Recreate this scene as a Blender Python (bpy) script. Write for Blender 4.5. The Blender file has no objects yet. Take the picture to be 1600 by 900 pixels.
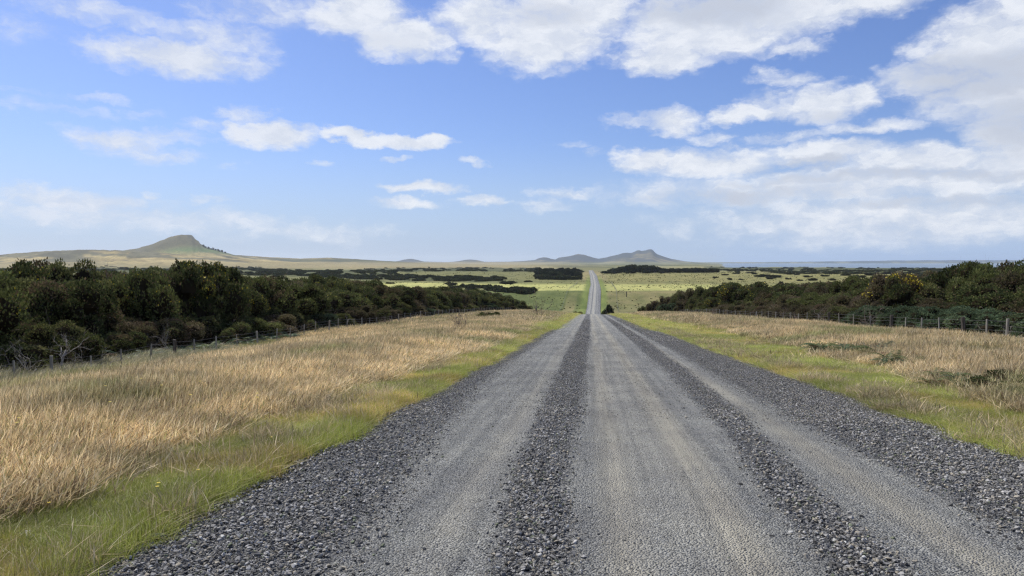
import bpy, math, random
import numpy as np
from math import radians, sin, cos, pi
random.seed(7); rng = np.random.default_rng(11)
S = bpy.context.scene
C = S.collection

# ------------------------------------------------------------------ camera
EYE = 1.57                      # camera height above the road
F = 1150.0                      # focal length in photo pixels (1600 wide)
YAW = math.atan(122 / F); PIT = math.atan(41 / F)
cam = bpy.data.cameras.new('camera'); co = bpy.data.objects.new('camera', cam); C.objects.link(co)
cam.sensor_width = 36; cam.lens = 36 * F / 1600; cam.clip_start = 0.1; cam.clip_end = 90000
co.location = (0, 0, EYE); co.rotation_euler = (pi / 2 - PIT, 0, YAW)
S.camera = co
S.render.resolution_x, S.render.resolution_y = 1024, 576

def ray(px, py):
    v = np.stack([(np.asarray(px, float) - 800) / F, np.ones_like(np.asarray(px, float)), -(np.asarray(py, float) - 450) / F])
    c, s = cos(-PIT), sin(-PIT); v = np.stack([v[0], c * v[1] - s * v[2], s * v[1] + c * v[2]])
    c, s = cos(YAW), sin(YAW); v = np.stack([c * v[0] - s * v[1], s * v[0] + c * v[1], v[2]])
    return v / v[1]              # per metre along the road
# ------------------------------------------------------------------ view, sun
S.view_settings.view_transform = 'Standard'; S.view_settings.look = 'None'
S.view_settings.exposure = 0.12; S.view_settings.gamma = 1; S.view_settings.use_curve_mapping = False
S.cycles.max_bounces = 6; S.cycles.diffuse_bounces = 3; S.cycles.transparent_max_bounces = 6
S.cycles.volume_bounces = 1; S.cycles.use_denoising = True; S.cycles.denoiser = 'OPENIMAGEDENOISE'; S.cycles.denoising_prefilter = 'NONE'; S.cycles.denoising_input_passes = 'RGB_ALBEDO_NORMAL'; S.cycles.pixel_filter_type = 'BLACKMAN_HARRIS'; S.cycles.filter_width = 1.3
SUN_EL, SUN_AZ = 52.0, -52.0      # azimuth measured from the road direction (+Y), negative to the left
sl = bpy.data.lights.new('sun', 'SUN'); so = bpy.data.objects.new('sun', sl); C.objects.link(so)
sl.energy = 4.2; sl.angle = radians(0.6); sl.color = (1, 0.955, 0.88)
so.rotation_euler = (radians(90 - SUN_EL), 0, radians(180 - SUN_AZ)); so.location = (0, 0, 60)

# ------------------------------------------------------------------ world: sky and clouds (laid out by direction)
W = bpy.data.worlds.new('World'); S.world = W; W.use_nodes = True
nt = W.node_tree; N = nt.nodes; Lk = nt.links; N.clear()
class NB:
    """small node-building helper"""
    def __init__(s, tree): s.t = tree; s.n = tree.nodes; s.l = tree.links
    def put(s, sock, v):
        if v is None: return
        if hasattr(v, 'links') or isinstance(v, bpy.types.NodeSocket): s.l.new(v, sock)
        else: sock.default_value = v
    def m(s, op, a, b=None, c=None, clamp=False):
        n = s.n.new('ShaderNodeMath'); n.operation = op; n.use_clamp = clamp
        for i, v in enumerate((a, b, c)): s.put(n.inputs[i], v)
        return n.outputs[0]
    def v(s, op, a, b=None, out=0):
        n = s.n.new('ShaderNodeVectorMath'); n.operation = op
        s.put(n.inputs[0], a); s.put(n.inputs[1], b)
        return n.outputs[1 if op == 'DOT_PRODUCT' or op == 'LENGTH' else 0]
    def noise(s, vec, scale, detail=4, rough=.5, out='Fac', dist=0):
        n = s.n.new('ShaderNodeTexNoise'); s.put(n.inputs['Vector'], vec)
        n.inputs['Scale'].default_value = scale; n.inputs['Detail'].default_value = detail
        n.inputs['Roughness'].default_value = rough; n.inputs['Distortion'].default_value = dist
        return n.outputs[out]
    def ramp(s, x, a, b, lo=0., hi=1., smooth=True):
        n = s.n.new('ShaderNodeMapRange'); n.interpolation_type = 'SMOOTHSTEP' if smooth else 'LINEAR'
        s.put(n.inputs[0], x); n.inputs[1].default_value = a; n.inputs[2].default_value = b
        n.inputs[3].default_value = lo; n.inputs[4].default_value = hi
        return n.outputs[0]
    def mix(s, f, a, b, mode='MIX'):
        n = s.n.new('ShaderNodeMix'); n.data_type = 'RGBA'; n.blend_type = mode
        s.put(n.inputs[0], f)
        for i, v in ((6, a), (7, b)):
            if isinstance(v, tuple): v = tuple(v) + (1,) if len(v) == 3 else v
            s.put(n.inputs[i], v)
        return n.outputs[2]
    def comb(s, x, y, z):
        n = s.n.new('ShaderNodeCombineXYZ')
        for i, v in enumerate((x, y, z)): s.put(n.inputs[i], v)
        return n.outputs[0]
nb = NB(nt)
sky = N.new('ShaderNodeTexSky'); sky.sky_type = 'NISHITA'; sky.sun_disc = False
sky.sun_elevation = radians(SUN_EL); sky.sun_rotation = radians(SUN_AZ)
sky.altitude = 50; sky.air_density = 1.0; sky.dust_density = 0.8; sky.ozone_density = 1.6
tc = N.new('ShaderNodeTexCoord'); D = tc.outputs['Generated']
sp = N.new('ShaderNodeSeparateXYZ'); Lk.new(D, sp.inputs[0])
az = nb.m('ARCTAN2', sp.outputs[0], sp.outputs[1]); el = nb.m('ARCSINE', sp.outputs[2])
A = nb.comb(az, el, 0.0)
w1 = nb.noise(nb.v('MULTIPLY', A, (1, 2.0, 1)), 9, 5, .55, 'Color')
warp = nb.v('MULTIPLY', nb.v('SUBTRACT', w1, (.5, .5, .5)), (.14, .045, 0))
w2 = nb.noise(nb.v('MULTIPLY', A, (1, 1.6, 1)), 42, 4, .6, 'Color')
warp2 = nb.v('MULTIPLY', nb.v('SUBTRACT', w2, (.5, .5, .5)), (.03, .02, 0))
Aw = nb.v('ADD', nb.v('ADD', A, warp), warp2)
def azel(px, py):
    r = ray(px, py); r = r / np.linalg.norm(r)
    return math.atan2(r[0], r[1]), math.asin(r[2])
def ell(cl):
    f = None
    for px, py, rx, ry, s_ in cl:
        a0, e0 = azel(px, py); k = math.hypot(1, 0) / F
        c1 = cos(azel(px, 450)[0] + YAW); ra = rx / F * c1; re = ry / F * c1
        d = nb.v('MULTIPLY', nb.v('SUBTRACT', Aw, (a0, e0, 0)), (1 / ra, 1 / re, 0))
        r2 = nb.v('DOT_PRODUCT', d, d)
        g = nb.m('MULTIPLY_ADD', r2, -s_ * .62, s_)
        f = g if f is None else nb.m('MAXIMUM', f, g)
    return f
CL = [(560, 22, 85, 40, 1), (625, 62, 75, 30, .95), (275, 88, 125, 24, .85), (340, 62, 90, 25, .55), (420, 18, 120, 28, .5),
 (150, 22, 110, 22, .45), (40, 52, 80, 22, .3), (850, 62, 105, 46, 1), (760, 30, 90, 35, .9), (900, 15, 110, 38, 1), (1035, 85, 75, 28, .95),
 (1110, 42, 140, 50, 1), (1210, 18, 150, 38, 1), (1345, 6, 110, 20, .85), (1255, 70, 50, 13, .6), (1222, 116, 38, 14, .6),
 (1545, 70, 85, 62, 1), (1590, 140, 110, 75, 1), (1450, 128, 72, 30, .85), (1565, 200, 75, 36, .9), (1610, 20, 60, 60, 1),
 (1265, 158, 85, 30, 1), (1170, 178, 42, 16, .85), (1335, 148, 36, 24, .85), (1050, 188, 62, 20, .85), (985, 192, 40, 9, .5),
 (1355, 195, 80, 13, .65), (1120, 210, 40, 11, .5), (1230, 215, 60, 9, .5), (1010, 250, 55, 20, .9), (1110, 252, 100, 24, .9),
 (1290, 240, 105, 20, .95), (1450, 252, 150, 24, .9), (1600, 240, 90, 34, 1), (1330, 290, 360, 32, .8), (1450, 340, 380, 46, .7),
 (1090, 300, 150, 22, .6), (885, 302, 66, 9, .5), (850, 322, 60, 11, .4), (888, 220, 24, 8, .35), (922, 240, 20, 11, .35),
 (170, 215, 66, 20, .7), (240, 206, 90, 13, .5), (225, 236, 90, 13, .5), (425, 211, 58, 22, 1), (398, 176, 35, 14, .5), (335, 190, 50, 10, .4),
 (560, 216, 66, 10, 1), (640, 216, 66, 12, 1), (684, 212, 26, 11, 1), (620, 243, 22, 5, .5), (748, 250, 28, 6, .5), (495, 248, 18, 6, .4),
 (375, 258, 20, 6, .3), (668, 294, 52, 11, .9), (640, 322, 52, 9, .7), (742, 318, 32, 10, .7), (30, 140, 50, 7, .3), (60, 165, 90, 10, .35),
 (140, 147, 40, 7, .35), (220, 170, 45, 8, .35), (120, 312, 105, 20, .7), (150, 335, 190, 24, .55), (330, 345, 170, 20, .5), (470, 362, 130, 18, .42),
 (240, 303, 20, 7, .5), (320, 313, 14, 7, .4)]
f = ell(CL)
back = nb.m('SUBTRACT', nb.ramp(nb.noise(nb.v('MULTIPLY', D, (1, 1, 2.6)), 2.2, 3, .5), .35, .7, -.6, .9),
            nb.ramp(nb.m('ABSOLUTE', az), .75, 1.1, 2.5, 0))
f = nb.m('MAXIMUM', f, back)
n1 = nb.noise(nb.v('MULTIPLY', nb.v('ADD', A, warp2), (1, 2.1, 1)), 19, 9, .64)
n2 = nb.noise(nb.v('MULTIPLY', D, (1, 1, 2.4)), 5, 3, .5)
dens = nb.m('ADD', f, nb.m('MULTIPLY', nb.m('SUBTRACT', n1, .5), 1.3))
cov = nb.m('MULTIPLY', nb.ramp(dens, .0, .88), .96)
grey = ell([(1130, 18, 110, 26, 1), (1530, 120, 110, 40, 1), (1590, 190, 90, 40, .9), (1250, 258, 80, 12, .9), (1290, 178, 70, 10, .5), (1400, 275, 260, 10, .8),
            (1150, 305, 160, 14, .8), (1500, 318, 200, 10, .7), (850, 20, 60, 20, .6), (600, 70, 60, 16, .3)])
gr = nb.ramp(nb.m('ADD', grey, nb.m('MULTIPLY', nb.m('SUBTRACT', n1, .5), 1.2)), .0, 1.0)
CLW = (7.9, 8.2, 8.8); CLG = (4.9, 5.35, 6.35)
ccol = nb.mix(nb.m('MULTIPLY', gr, .85), CLW, CLG)
ccol = nb.mix(nb.ramp(az, -.2, -.6, 0, .35), ccol, (5.6, 6.2, 7.7))
ccol = nb.mix(nb.ramp(n1, .38, .64, .55, 0), ccol, (5.3, 5.9, 7.1))
skyc = nb.mix(1.0, sky.outputs[0], (.70, .81, 1.16), 'MULTIPLY')
# a thin white veil low over the horizon, as moist sea air gives, stronger to the right
veil = nb.m('MULTIPLY', nb.ramp(el, 0.0, .17, 1, 0), nb.ramp(az, -.5, .5, .62, .9))
skyc = nb.mix(veil, skyc, (4.2, 5.5, 7.8))
fin = nb.mix(cov, skyc, ccol)
bg = N.new('ShaderNodeBackground'); bg.inputs[1].default_value = 0.1; Lk.new(fin, bg.inputs[0])
ow = N.new('ShaderNodeOutputWorld'); Lk.new(bg.outputs[0], ow.inputs[0])

# ------------------------------------------------------------------ terrain function
def vnoise(x, y, seed=0):
    x = np.asarray(x, float); y = np.asarray(y, float)
    xi = np.floor(x).astype(np.int64); yi = np.floor(y).astype(np.int64); fx = x - xi; fy = y - yi
    def h(a, b):
        n = (a * 374761393 + b * 668265263 + seed * 982451653) & 0xFFFFFFFF
        n = ((n ^ (n >> 13)) * 1274126177) & 0xFFFFFFFF
        return ((n ^ (n >> 16)) & 0xFFFF) / 65535.0
    u = fx * fx * (3 - 2 * fx); v = fy * fy * (3 - 2 * fy)
    return (h(xi, yi) * (1 - u) + h(xi + 1, yi) * u) * (1 - v) + (h(xi, yi + 1) * (1 - u) + h(xi + 1, yi + 1) * u) * v
def fbm(x, y, seed=0, o=4):
    t = 0; a = .5; k = 1.
    for i in range(o): t = t + a * vnoise(x * k, y * k, seed + i); a *= .5; k *= 2.03
    return t / (1 - .5 ** o)
def ss(a, b, x):
    t = np.clip((np.asarray(x, float) - a) / (b - a), 0, 1); return t * t * (3 - 2 * t)
SL = .0595
PK = [(-400, 16), (-60, 1.9), (0, -1.57), (125, -1.57 - SL * 125), (142, -10.1), (152, -10.9), (172, -12.9), (210, -17.3), (260, -22.4), (310, -25.9), (350, -27.5), (380, -27.0),
      (425, -22.7), (455, -18.7), (480, -17.9), (600, -18.7), (700, -16.4), (780, -14.4), (1000, -14.6), (1250, -15.1), (1500, -16.2)]
PKL = [(-400, 16), (-60, 1.9), (0, -1.57), (165, -1.57 - SL * 165), (185, -12.8), (215, -16.5), (260, -22.0), (310, -25.8), (350, -27.5), (380, -27.0),
      (425, -22.7), (455, -18.7), (480, -17.9), (600, -18.7), (700, -16.4), (780, -14.4), (1000, -14.6), (1250, -15.1), (1500, -16.2)]
def prof(K):
    g = np.arange(-400, 1501.); z = np.interp(g, *zip(*K)); k = np.exp(-.5 * (np.arange(-20, 21) / 6.) ** 2); k /= k.sum()
    z2 = z.copy(); z2[20:-20] = np.convolve(z, k, 'valid'); return g, z2
G0, Z0 = prof(PK); G1, Z1 = prof(PKL)
FARY = [1500, 2000, 4000, 8000, 30000]; FARZ = [-16.2, -19, -22, -25, -30]
def P(y, K):
    g, z = K
    return np.where(y < 1500, np.interp(y, g, z), np.interp(y, FARY, FARZ))
def cx(y): return np.interp(y, [-50, 0, 140, 380, 425, 460, 600, 780, 1000, 1250], [.8, .8, .75, 1.65, 2.4, 3.1, 4.2, 3.4, 2.2, 1.4])
HW = 3.68
def hillprof(pts, Y):
    X = []; Z = []
    for px, py in pts:
        r = ray(px, py); X.append(r[0] * Y); Z.append(r[2] * Y)
    return np.array(X), np.array(Z)
HILLS = [  # crest points in photo pixels, distance, depth of the ridge, ruggedness
 ([(-700, 402), (-300, 396), (-100, 402), (0, 398), (60, 393), (120, 390), (165, 390.5), (215, 392), (262, 396), (320, 401), (380, 405), (450, 409), (560, 413), (640, 418)], 3300, 520, .25),
 ([(-200, 410), (90, 404), (160, 396), (190, 391.5), (212, 388.5), (235, 382), (258, 373), (276, 367), (284, 366), (293, 366.3), (299, 367.5), (303, 370.5), (306, 374.5), (310, 375.5), (313, 380.5), (324, 386.5), (340, 391.5), (365, 398), (400, 403), (470, 410)], 4500, 480, .22),
 ([(200, 412), (330, 400), (370, 398.5), (420, 401.5), (470, 404), (510, 402.5), (545, 404), (600, 407.5), (660, 410.5), (760, 413)], 5200, 600, .12),
 ([(560, 413), (600, 410), (622, 408), (632, 405.5), (642, 404.5), (652, 406), (662, 408.5), (700, 409.5), (716, 408), (726, 406), (736, 405.3), (746, 406.5), (757, 409), (790, 409),
   (815, 408), (835, 406.5), (842, 403.3), (848, 402), (855, 402.2), (861, 404.5), (868, 405.5), (873, 402.5), (884, 400.8), (893, 399), (903, 397.3), (912, 398), (922, 401), (934, 404),
   (948, 402), (960, 399), (972, 395.5), (980, 394.6), (986, 395), (991, 393), (996, 391.6), (1003, 391.8), (1008, 390.2), (1014, 389.9), (1019, 390.6), (1023, 394), (1028, 397),
   (1038, 401), (1052, 405), (1068, 408), (1090, 410), (1115, 412.5), (1150, 416)], 10000, 1000, .10),
 ([(900, 414), (1000, 409.6), (1120, 409.6), (1230, 409), (1300, 408.2), (1380, 407), (1470, 406.4), (1560, 406.2), (1700, 406), (1900, 407), (2200, 415)], 17000, 700, .02),
]
HP = [(hillprof(p, Y), Y, w, rg) for p, Y, w, rg in HILLS]
SEA = -35.0
def azt(px): return ray(px, 409)[0]
def Heye(x, y):
    x = np.asarray(x, float); y = np.asarray(y, float)
    wl = ss(-6, -13, x)
    z = P(y, (G0, Z0)) * (1 - wl) + P(y, (G1, Z1)) * wl
    dip = np.interp(y, [0, 20, 40, 60, 100, 160], [2.0, 1.95, 1.35, .85, .35, 0])
    z = z - dip * ss(-6, -21, x)
    off = np.abs(x - cx(y))
    z = z + ss(5.5, 12, off) * (fbm(x / 5., y / 5., 3) - .5) * .5 * ss(1500, 300, y)
    z = z + ss(20, 110, off) * ss(330, 560, y) * (fbm(x / 150., y / 190., 9) - .5) * 5.5 * (1 + ss(900, 3000, y))
    z = z + ss(20, 90, off) * ss(380, 430, y) * ss(600, 470, y) * (fbm(x / 60., 3.3, 19) - .5) * 3.0
    # the plain drops to the shore on the right
    q = x / np.maximum(y, 1.)
    sh = ss(2300, 4200, y) * ss(azt(1080), azt(1180), q) * ss(1.6, 1.2, q)
    z = z * (1 - sh) + (-46) * sh
    for (X, Z), Y, w, rg in HP:
        h = np.interp(x * Y / np.maximum(y, 300.), X, Z, left=-60, right=-60)
        dd = (y - Y) / w
        dd = np.where(dd < 0, dd * np.where(Y < 6000, 1.0, 1.3), dd * .8)
        r = fbm(x / (w * .35), y / (w * .5), int(Y) % 97, 5) - .5
        sh_ = np.exp(-np.clip(np.abs(dd + 1.1 * r * np.abs(dd)), 0, 9) ** 1.35)
        base = -26.0 if Y < 15000 else -60.
        hh = base + (h - base) * sh_ + r * rg * (h - base) * np.clip(np.abs(dd), 0, .8) * 1.0
        hh = hh + (fbm(x * Y / np.maximum(y, 300.) / (Y * .009), x * 0 + 1.7, 77, 3) - .5) * np.clip((h - base) * (.16 if Y == 10000 else .05), 0, 30) * sh_ * (Y < 15000)
        hh = hh + (fbm(x / 28., y / 45., int(Y) % 31, 3) - .5) * np.clip((h - base) * .05, 0, 9) * sh_ * (Y < 15000)
        z = np.maximum(z, np.where(h > base, hh, -99))
    return z
def H(x, y): return Heye(x, y) + EYE
def Hs(x, y): return float(H(x, y))

# ------------------------------------------------------------------ helpers
def tag(o, label=None, cat=None, group=None, kind=None):
    if label: o['label'] = label
    if cat: o['category'] = cat
    if group: o['group'] = group
    if kind: o['kind'] = kind
    return o
def mesh_np(name, v, faces, mat, smooth=False, cols=None, link=True, parent=None, floats=None):
    me = bpy.data.meshes.new(name); v = np.asarray(v, np.float32)
    faces = np.asarray(faces, np.int32); nf, k = faces.shape
    me.vertices.add(len(v)); me.vertices.foreach_set('co', v.ravel())
    me.loops.add(nf * k); me.loops.foreach_set('vertex_index', faces.ravel())
    me.polygons.add(nf); me.polygons.foreach_set('loop_start', np.arange(0, nf * k, k, dtype=np.int32))
    me.polygons.foreach_set('loop_total', np.full(nf, k, np.int32))
    if smooth: me.polygons.foreach_set('use_smooth', np.ones(nf, bool))
    me.update(calc_edges=True)
    if cols is not None:
        a = me.attributes.new('col', 'FLOAT_COLOR', 'POINT'); c = np.ones((len(v), 4), np.float32); c[:, :cols.shape[1]] = cols
        a.data.foreach_set('color', c.ravel())
    for nme, arr in (floats or {}).items():
        a = me.attributes.new(nme, 'FLOAT', 'POINT'); a.data.foreach_set('value', np.asarray(arr, np.float32))
    if mat: me.materials.append(mat)
    o = bpy.data.objects.new(name, me)
    if link: C.objects.link(o)
    if parent: o.parent = parent
    return o
def empty(name, loc, rz=0, scale=(1, 1, 1)):
    o = bpy.data.objects.new(name, None); C.objects.link(o); o.location = loc; o.rotation_euler = (0, 0, rz); o.scale = scale
    o.empty_display_size = .2; return o
def child(o, me_or_obj, parent, name=None):
    c = bpy.data.objects.new(name or me_or_obj.name, me_or_obj.data if hasattr(me_or_obj, 'data') else me_or_obj)
    C.objects.link(c); c.parent = parent; return c
def mat(name):
    m = bpy.data.materials.new(name); m.use_nodes = True; t = m.node_tree; t.nodes.clear()
    b = NB(t); out = t.nodes.new('ShaderNodeOutputMaterial')
    return m, b, out
def princ(b, out, col, rough=.8, bump=None, bstr=.3, bdist=.01, spec=.3):
    p = b.n.new('ShaderNodeBsdfPrincipled')
    if isinstance(col, tuple): col = tuple(col) + (1,) if len(col) == 3 else col
    b.put(p.inputs['Base Color'], col); b.put(p.inputs['Roughness'], rough); p.inputs['Specular IOR Level'].default_value = spec
    if bump is not None:
        bp = b.n.new('ShaderNodeBump'); bp.inputs['Strength'].default_value = bstr; bp.inputs['Distance'].default_value = bdist
        b.put(bp.inputs['Height'], bump); b.l.new(bp.outputs[0], p.inputs['Normal'])
    b.l.new(p.outputs[0], out.inputs[0]); return p
def attr(b, name, typ='GEOMETRY', out='Color'):
    n = b.n.new('ShaderNodeAttribute'); n.attribute_type = typ; n.attribute_name = name; return n.outputs[out]
def objpos(b):
    n = b.n.new('ShaderNodeNewGeometry'); return n.outputs['Position']

# ------------------------------------------------------------------ materials
def leaf_mat(name, trans=.35, tint=False, vary=.25, rand=False, gloss=.02):
    m, b, out = mat(name)
    c = attr(b, 'col')
    if tint: c = b.mix(1.0, c, attr(b, 'tint', 'INSTANCER'), 'MULTIPLY')
    if rand:
        oi = b.n.new('ShaderNodeObjectInfo')
        c = b.mix(1.0, c, oi.outputs['Color'], 'MULTIPLY')
    n = b.noise(objpos(b), .9, 3)
    c = b.mix(1.0, c, b.mix(b.ramp(n, .3, .7), (1 - vary,) * 3, (1 + vary,) * 3), 'MULTIPLY')
    d = b.n.new('ShaderNodeBsdfDiffuse'); t = b.n.new('ShaderNodeBsdfTranslucent'); x = b.n.new('ShaderNodeMixShader')
    g = b.n.new('ShaderNodeBsdfGlossy'); g.inputs['Roughness'].default_value = .45; g.inputs['Color'].default_value = (1, 1, 1, 1)
    b.l.new(c, d.inputs[0]); b.l.new(c, t.inputs[0]); x.inputs[0].default_value = trans
    b.l.new(d.outputs[0], x.inputs[1]); b.l.new(t.outputs[0], x.inputs[2])
    y = b.n.new('ShaderNodeMixShader'); y.inputs[0].default_value = gloss
    b.l.new(x.outputs[0], y.inputs[1]); b.l.new(g.outputs[0], y.inputs[2]); b.l.new(y.outputs[0], out.inputs[0])
    return m
M = {}
M['grass'] = leaf_mat('grass_blades', .4, tint=True)
M['foliage'] = leaf_mat('gorse_foliage', .34, rand=True, gloss=0)
M['farfoliage'] = leaf_mat('scrub_foliage', .15, tint=True, gloss=0)
M['plant'] = leaf_mat('fern_leaf', .35)
m, b, out = mat('stone'); c = b.mix(1.0, attr(b, 'col'), attr(b, 'tint', 'INSTANCER'), 'MULTIPLY')
princ(b, out, c, .85, spec=.22); M['stone'] = m
m, b, out = mat('rock'); gp = b.n.new('ShaderNodeTexCoord').outputs['Object']; n = b.noise(gp, 14, 6, .65)
princ(b, out, b.mix(b.ramp(n, .3, .7), (.10, .10, .095), (.24, .23, .21)), .9, n, .6, .02); M['rock'] = m
m, b, out = mat('weathered_wood'); tcn = b.n.new('ShaderNodeTexCoord').outputs['Object']
n = b.noise(b.v('MULTIPLY', tcn, (22, 22, 1.6)), 1.5, 5, .6)
oi = b.n.new('ShaderNodeObjectInfo')
c = b.mix(b.ramp(n, .3, .72), (.20, .19, .165), (.50, .48, .42)); c = b.mix(1.0, c, b.mix(oi.outputs['Random'], (.7, .7, .68), (1.15, 1.12, 1.05)), 'MULTIPLY')
princ(b, out, c, .9, n, .5, .01); M['wood'] = m
m, b, out = mat('dark_wood'); tcn = b.n.new('ShaderNodeTexCoord').outputs['Object']
n = b.noise(b.v('MULTIPLY', tcn, (22, 22, 1.6)), 1.5, 5, .6)
princ(b, out, b.mix(b.ramp(n, .3, .72), (.05, .042, .033), (.16, .14, .115)), .92, n, .5, .01); M['darkwood'] = m
m, b, out = mat('wire'); princ(b, out, (.16, .155, .15), .5); M['wire'] = m
m, b, out = mat('bleached_branch'); n = b.noise(objpos(b), 9, 4); princ(b, out, b.mix(b.ramp(n, .3, .7), (.16, .14, .12), (.42, .39, .34)), .9); M['branch'] = m
m, b, out = mat('brown_twig'); n = b.noise(objpos(b), 3, 3); princ(b, out, b.mix(b.ramp(n, .3, .7), (.09, .068, .05), (.27, .22, .175)), .9); M['twig'] = m
m, b, out = mat('yellow_petal'); princ(b, out, (.62, .47, .03), .6); M['yellow'] = m
m, b, out = mat('white_cap'); n = b.noise(objpos(b), 60, 3); princ(b, out, b.mix(n, (.45, .42, .36), (.75, .72, .66)), .6); M['white'] = m
m, b, out = mat('green_stem'); princ(b, out, (.10, .14, .04), .7); M['stem'] = m

# sea
m, b, out = mat('sea_water'); n = b.noise(b.v('MULTIPLY', objpos(b), (.02, .006, .02)), 1, 4)
princ(b, out, b.mix(n, (.05, .10, .14), (.09, .15, .19)), .28, b.noise(objpos(b), .15, 4), .25, .5, spec=.5); M['sea'] = m

# ground: macro colours come with the mesh, the fine structure from noise
m, b, out = mat('ground_cover'); pos = objpos(b); c0 = attr(b, 'col'); near = attr(b, 'near', out='Fac')
nA = b.noise(b.v('MULTIPLY', pos, (1, .45, 1)), .11, 6, .62); nB = b.noise(pos, 2.2, 5, .65); nC = b.noise(pos, 30, 3, .6)
c = b.mix(1.0, c0, b.mix(b.ramp(nA, .33, .68), (.76, .80, .74), (1.22, 1.18, 1.12)), 'MULTIPLY')
c = b.mix(1.0, c, b.mix(b.ramp(nB, .35, .68), (.72, .76, .66), (1.25, 1.2, 1.15)), 'MULTIPLY')
c = b.mix(near, c, b.mix(1.0, c, b.mix(b.ramp(nC, .35, .65), (.55, .55, .5), (1.4, 1.35, 1.25)), 'MULTIPLY'))
princ(b, out, c, .95, nB, .6, .25, spec=.1); M['ground'] = m
# hills
# gravel road
m, b, out = mat('gravel_surface'); pos = objpos(b)
co_ = attr(b, 'coarse', out='Fac'); sa_ = attr(b, 'sand', out='Fac'); wet = attr(b, 'far', out='Fac')
vo = b.n.new('ShaderNodeTexVoronoi'); vo.inputs['Scale'].default_value = 38; b.l.new(pos, vo.inputs['Vector'])
vo2 = b.n.new('ShaderNodeTexVoronoi'); vo2.inputs['Scale'].default_value = 70; b.l.new(pos, vo2.inputs['Vector'])
r1 = b.n.new('ShaderNodeSeparateColor'); b.l.new(vo.outputs['Color'], r1.inputs[0])
r2 = b.n.new('ShaderNodeSeparateColor'); b.l.new(vo2.outputs['Color'], r2.inputs[0])
nL = b.noise(b.v('MULTIPLY', pos, (1.6, .25, 1)), 1.3, 5, .6); nM = b.noise(pos, 7, 5, .65); nF = b.noise(pos, 160, 3, .7)
fine = b.mix(b.ramp(r2.outputs[0], 0, 1, smooth=False), (.09, .094, .091), (.41, .41, .38))
fine = b.mix(b.ramp(nM, .35, .68, 0, .45), fine, (.32, .31, .265))
sand = b.mix(b.ramp(nF, .3, .7), (.31, .29, .235), (.47, .44, .355))
coarse = b.mix(b.ramp(r1.outputs[0], 0, 1, smooth=False), (.07, .072, .073), (.33, .332, .322))
coarse = b.mix(b.ramp(r1.outputs[1], .93, .96), coarse, (.30, .29, .26))
sm = b.m('MULTIPLY', sa_, b.ramp(nL, .25, .52))
c = b.mix(b.m('MULTIPLY', sm, .95), fine, sand)
cm = b.ramp(b.m('ADD', co_, b.m('MULTIPLY', b.m('SUBTRACT', nM, .5), 1.5)), .25, .75)
c = b.mix(cm, c, coarse)
nS = b.noise(b.v('MULTIPLY', pos, (9, .16, 1)), 1.0, 3, .6); nT = b.noise(pos, 1.1, 4, .6)
c = b.mix(1.0, c, b.mix(b.ramp(nS, .35, .65), (.86, .86, .86), (1.13, 1.12, 1.10)), 'MULTIPLY')
c = b.mix(1.0, c, b.mix(b.ramp(nT, .35, .65), (.88, .88, .89), (1.1, 1.1, 1.08)), 'MULTIPLY')
hgt = b.m('ADD', b.m('MULTIPLY', vo.outputs['Distance'], b.m('MULTIPLY', cm, -14)), b.m('MULTIPLY', vo2.outputs['Distance'], -3.5))
hgt = b.m('ADD', hgt, b.m('MULTIPLY', nF, .5))
princ(b, out, c, .88, hgt, .85, .012, spec=.25); M['road'] = m

# ------------------------------------------------------------------ setting: ground
def invY(py_list):
    Yg = np.concatenate([np.arange(385, 1500, 2.), np.arange(1500, 9000, 20.)])
    pyg = 409 - P(Yg, (G0, Z0)) / Yg * F
    pyg = np.minimum.accumulate(pyg)
    o = np.argsort(pyg); return np.interp(py_list, pyg[o], Yg[o])
BELTS = [  # dark scrub areas: px0, px1, py top, py bottom at px0 and px1
 (838, 906, 421, 436, 421, 437), (700, 842, 418, 423.5, 419, 425), (560, 700, 420, 425, 419, 424), (330, 620, 422, 428, 424, 437), (560, 790, 428, 437, 434, 441),
 (1100, 1600, 417.5, 423, 418, 425), (1210, 1420, 419, 427, 420, 427), (0, 420, 419, 426, 419, 427), (1400, 1600, 424, 434, 424, 440), (955, 1120, 420, 425, 421, 427), (700, 830, 446, 452, 452, 459)]
def in_belt(px, py):
    r = np.zeros_like(px)
    for x0, x1, a0, b0, a1, b1 in BELTS:
        t = np.clip((px - x0) / (x1 - x0), 0, 1); a = a0 + (a1 - a0) * t; bb = b0 + (b1 - b0) * t
        r = np.maximum(r, (px > x0) * (px < x1) * ss(a - .8, a + .3, py) * ss(bb + .8, bb - .3, py))
    return r
def topx(x, y, z):
    """photo pixel of a world point (only used to lay fields out on the far slopes)"""
    c, s = cos(YAW), sin(YAW); X = c * x + s * y; Yc = -s * x + c * y; Z = z - EYE
    c, s = cos(PIT), sin(PIT); Y2 = c * Yc - s * Z; Z2 = s * Yc + c * Z
    Y2 = np.maximum(Y2, .01); return 800 + F * X / Y2, 450 - F * Z2 / Y2
def L3(a, b_, t): t = np.asarray(t)[..., None]; return a * (1 - t) + b_ * t
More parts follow.
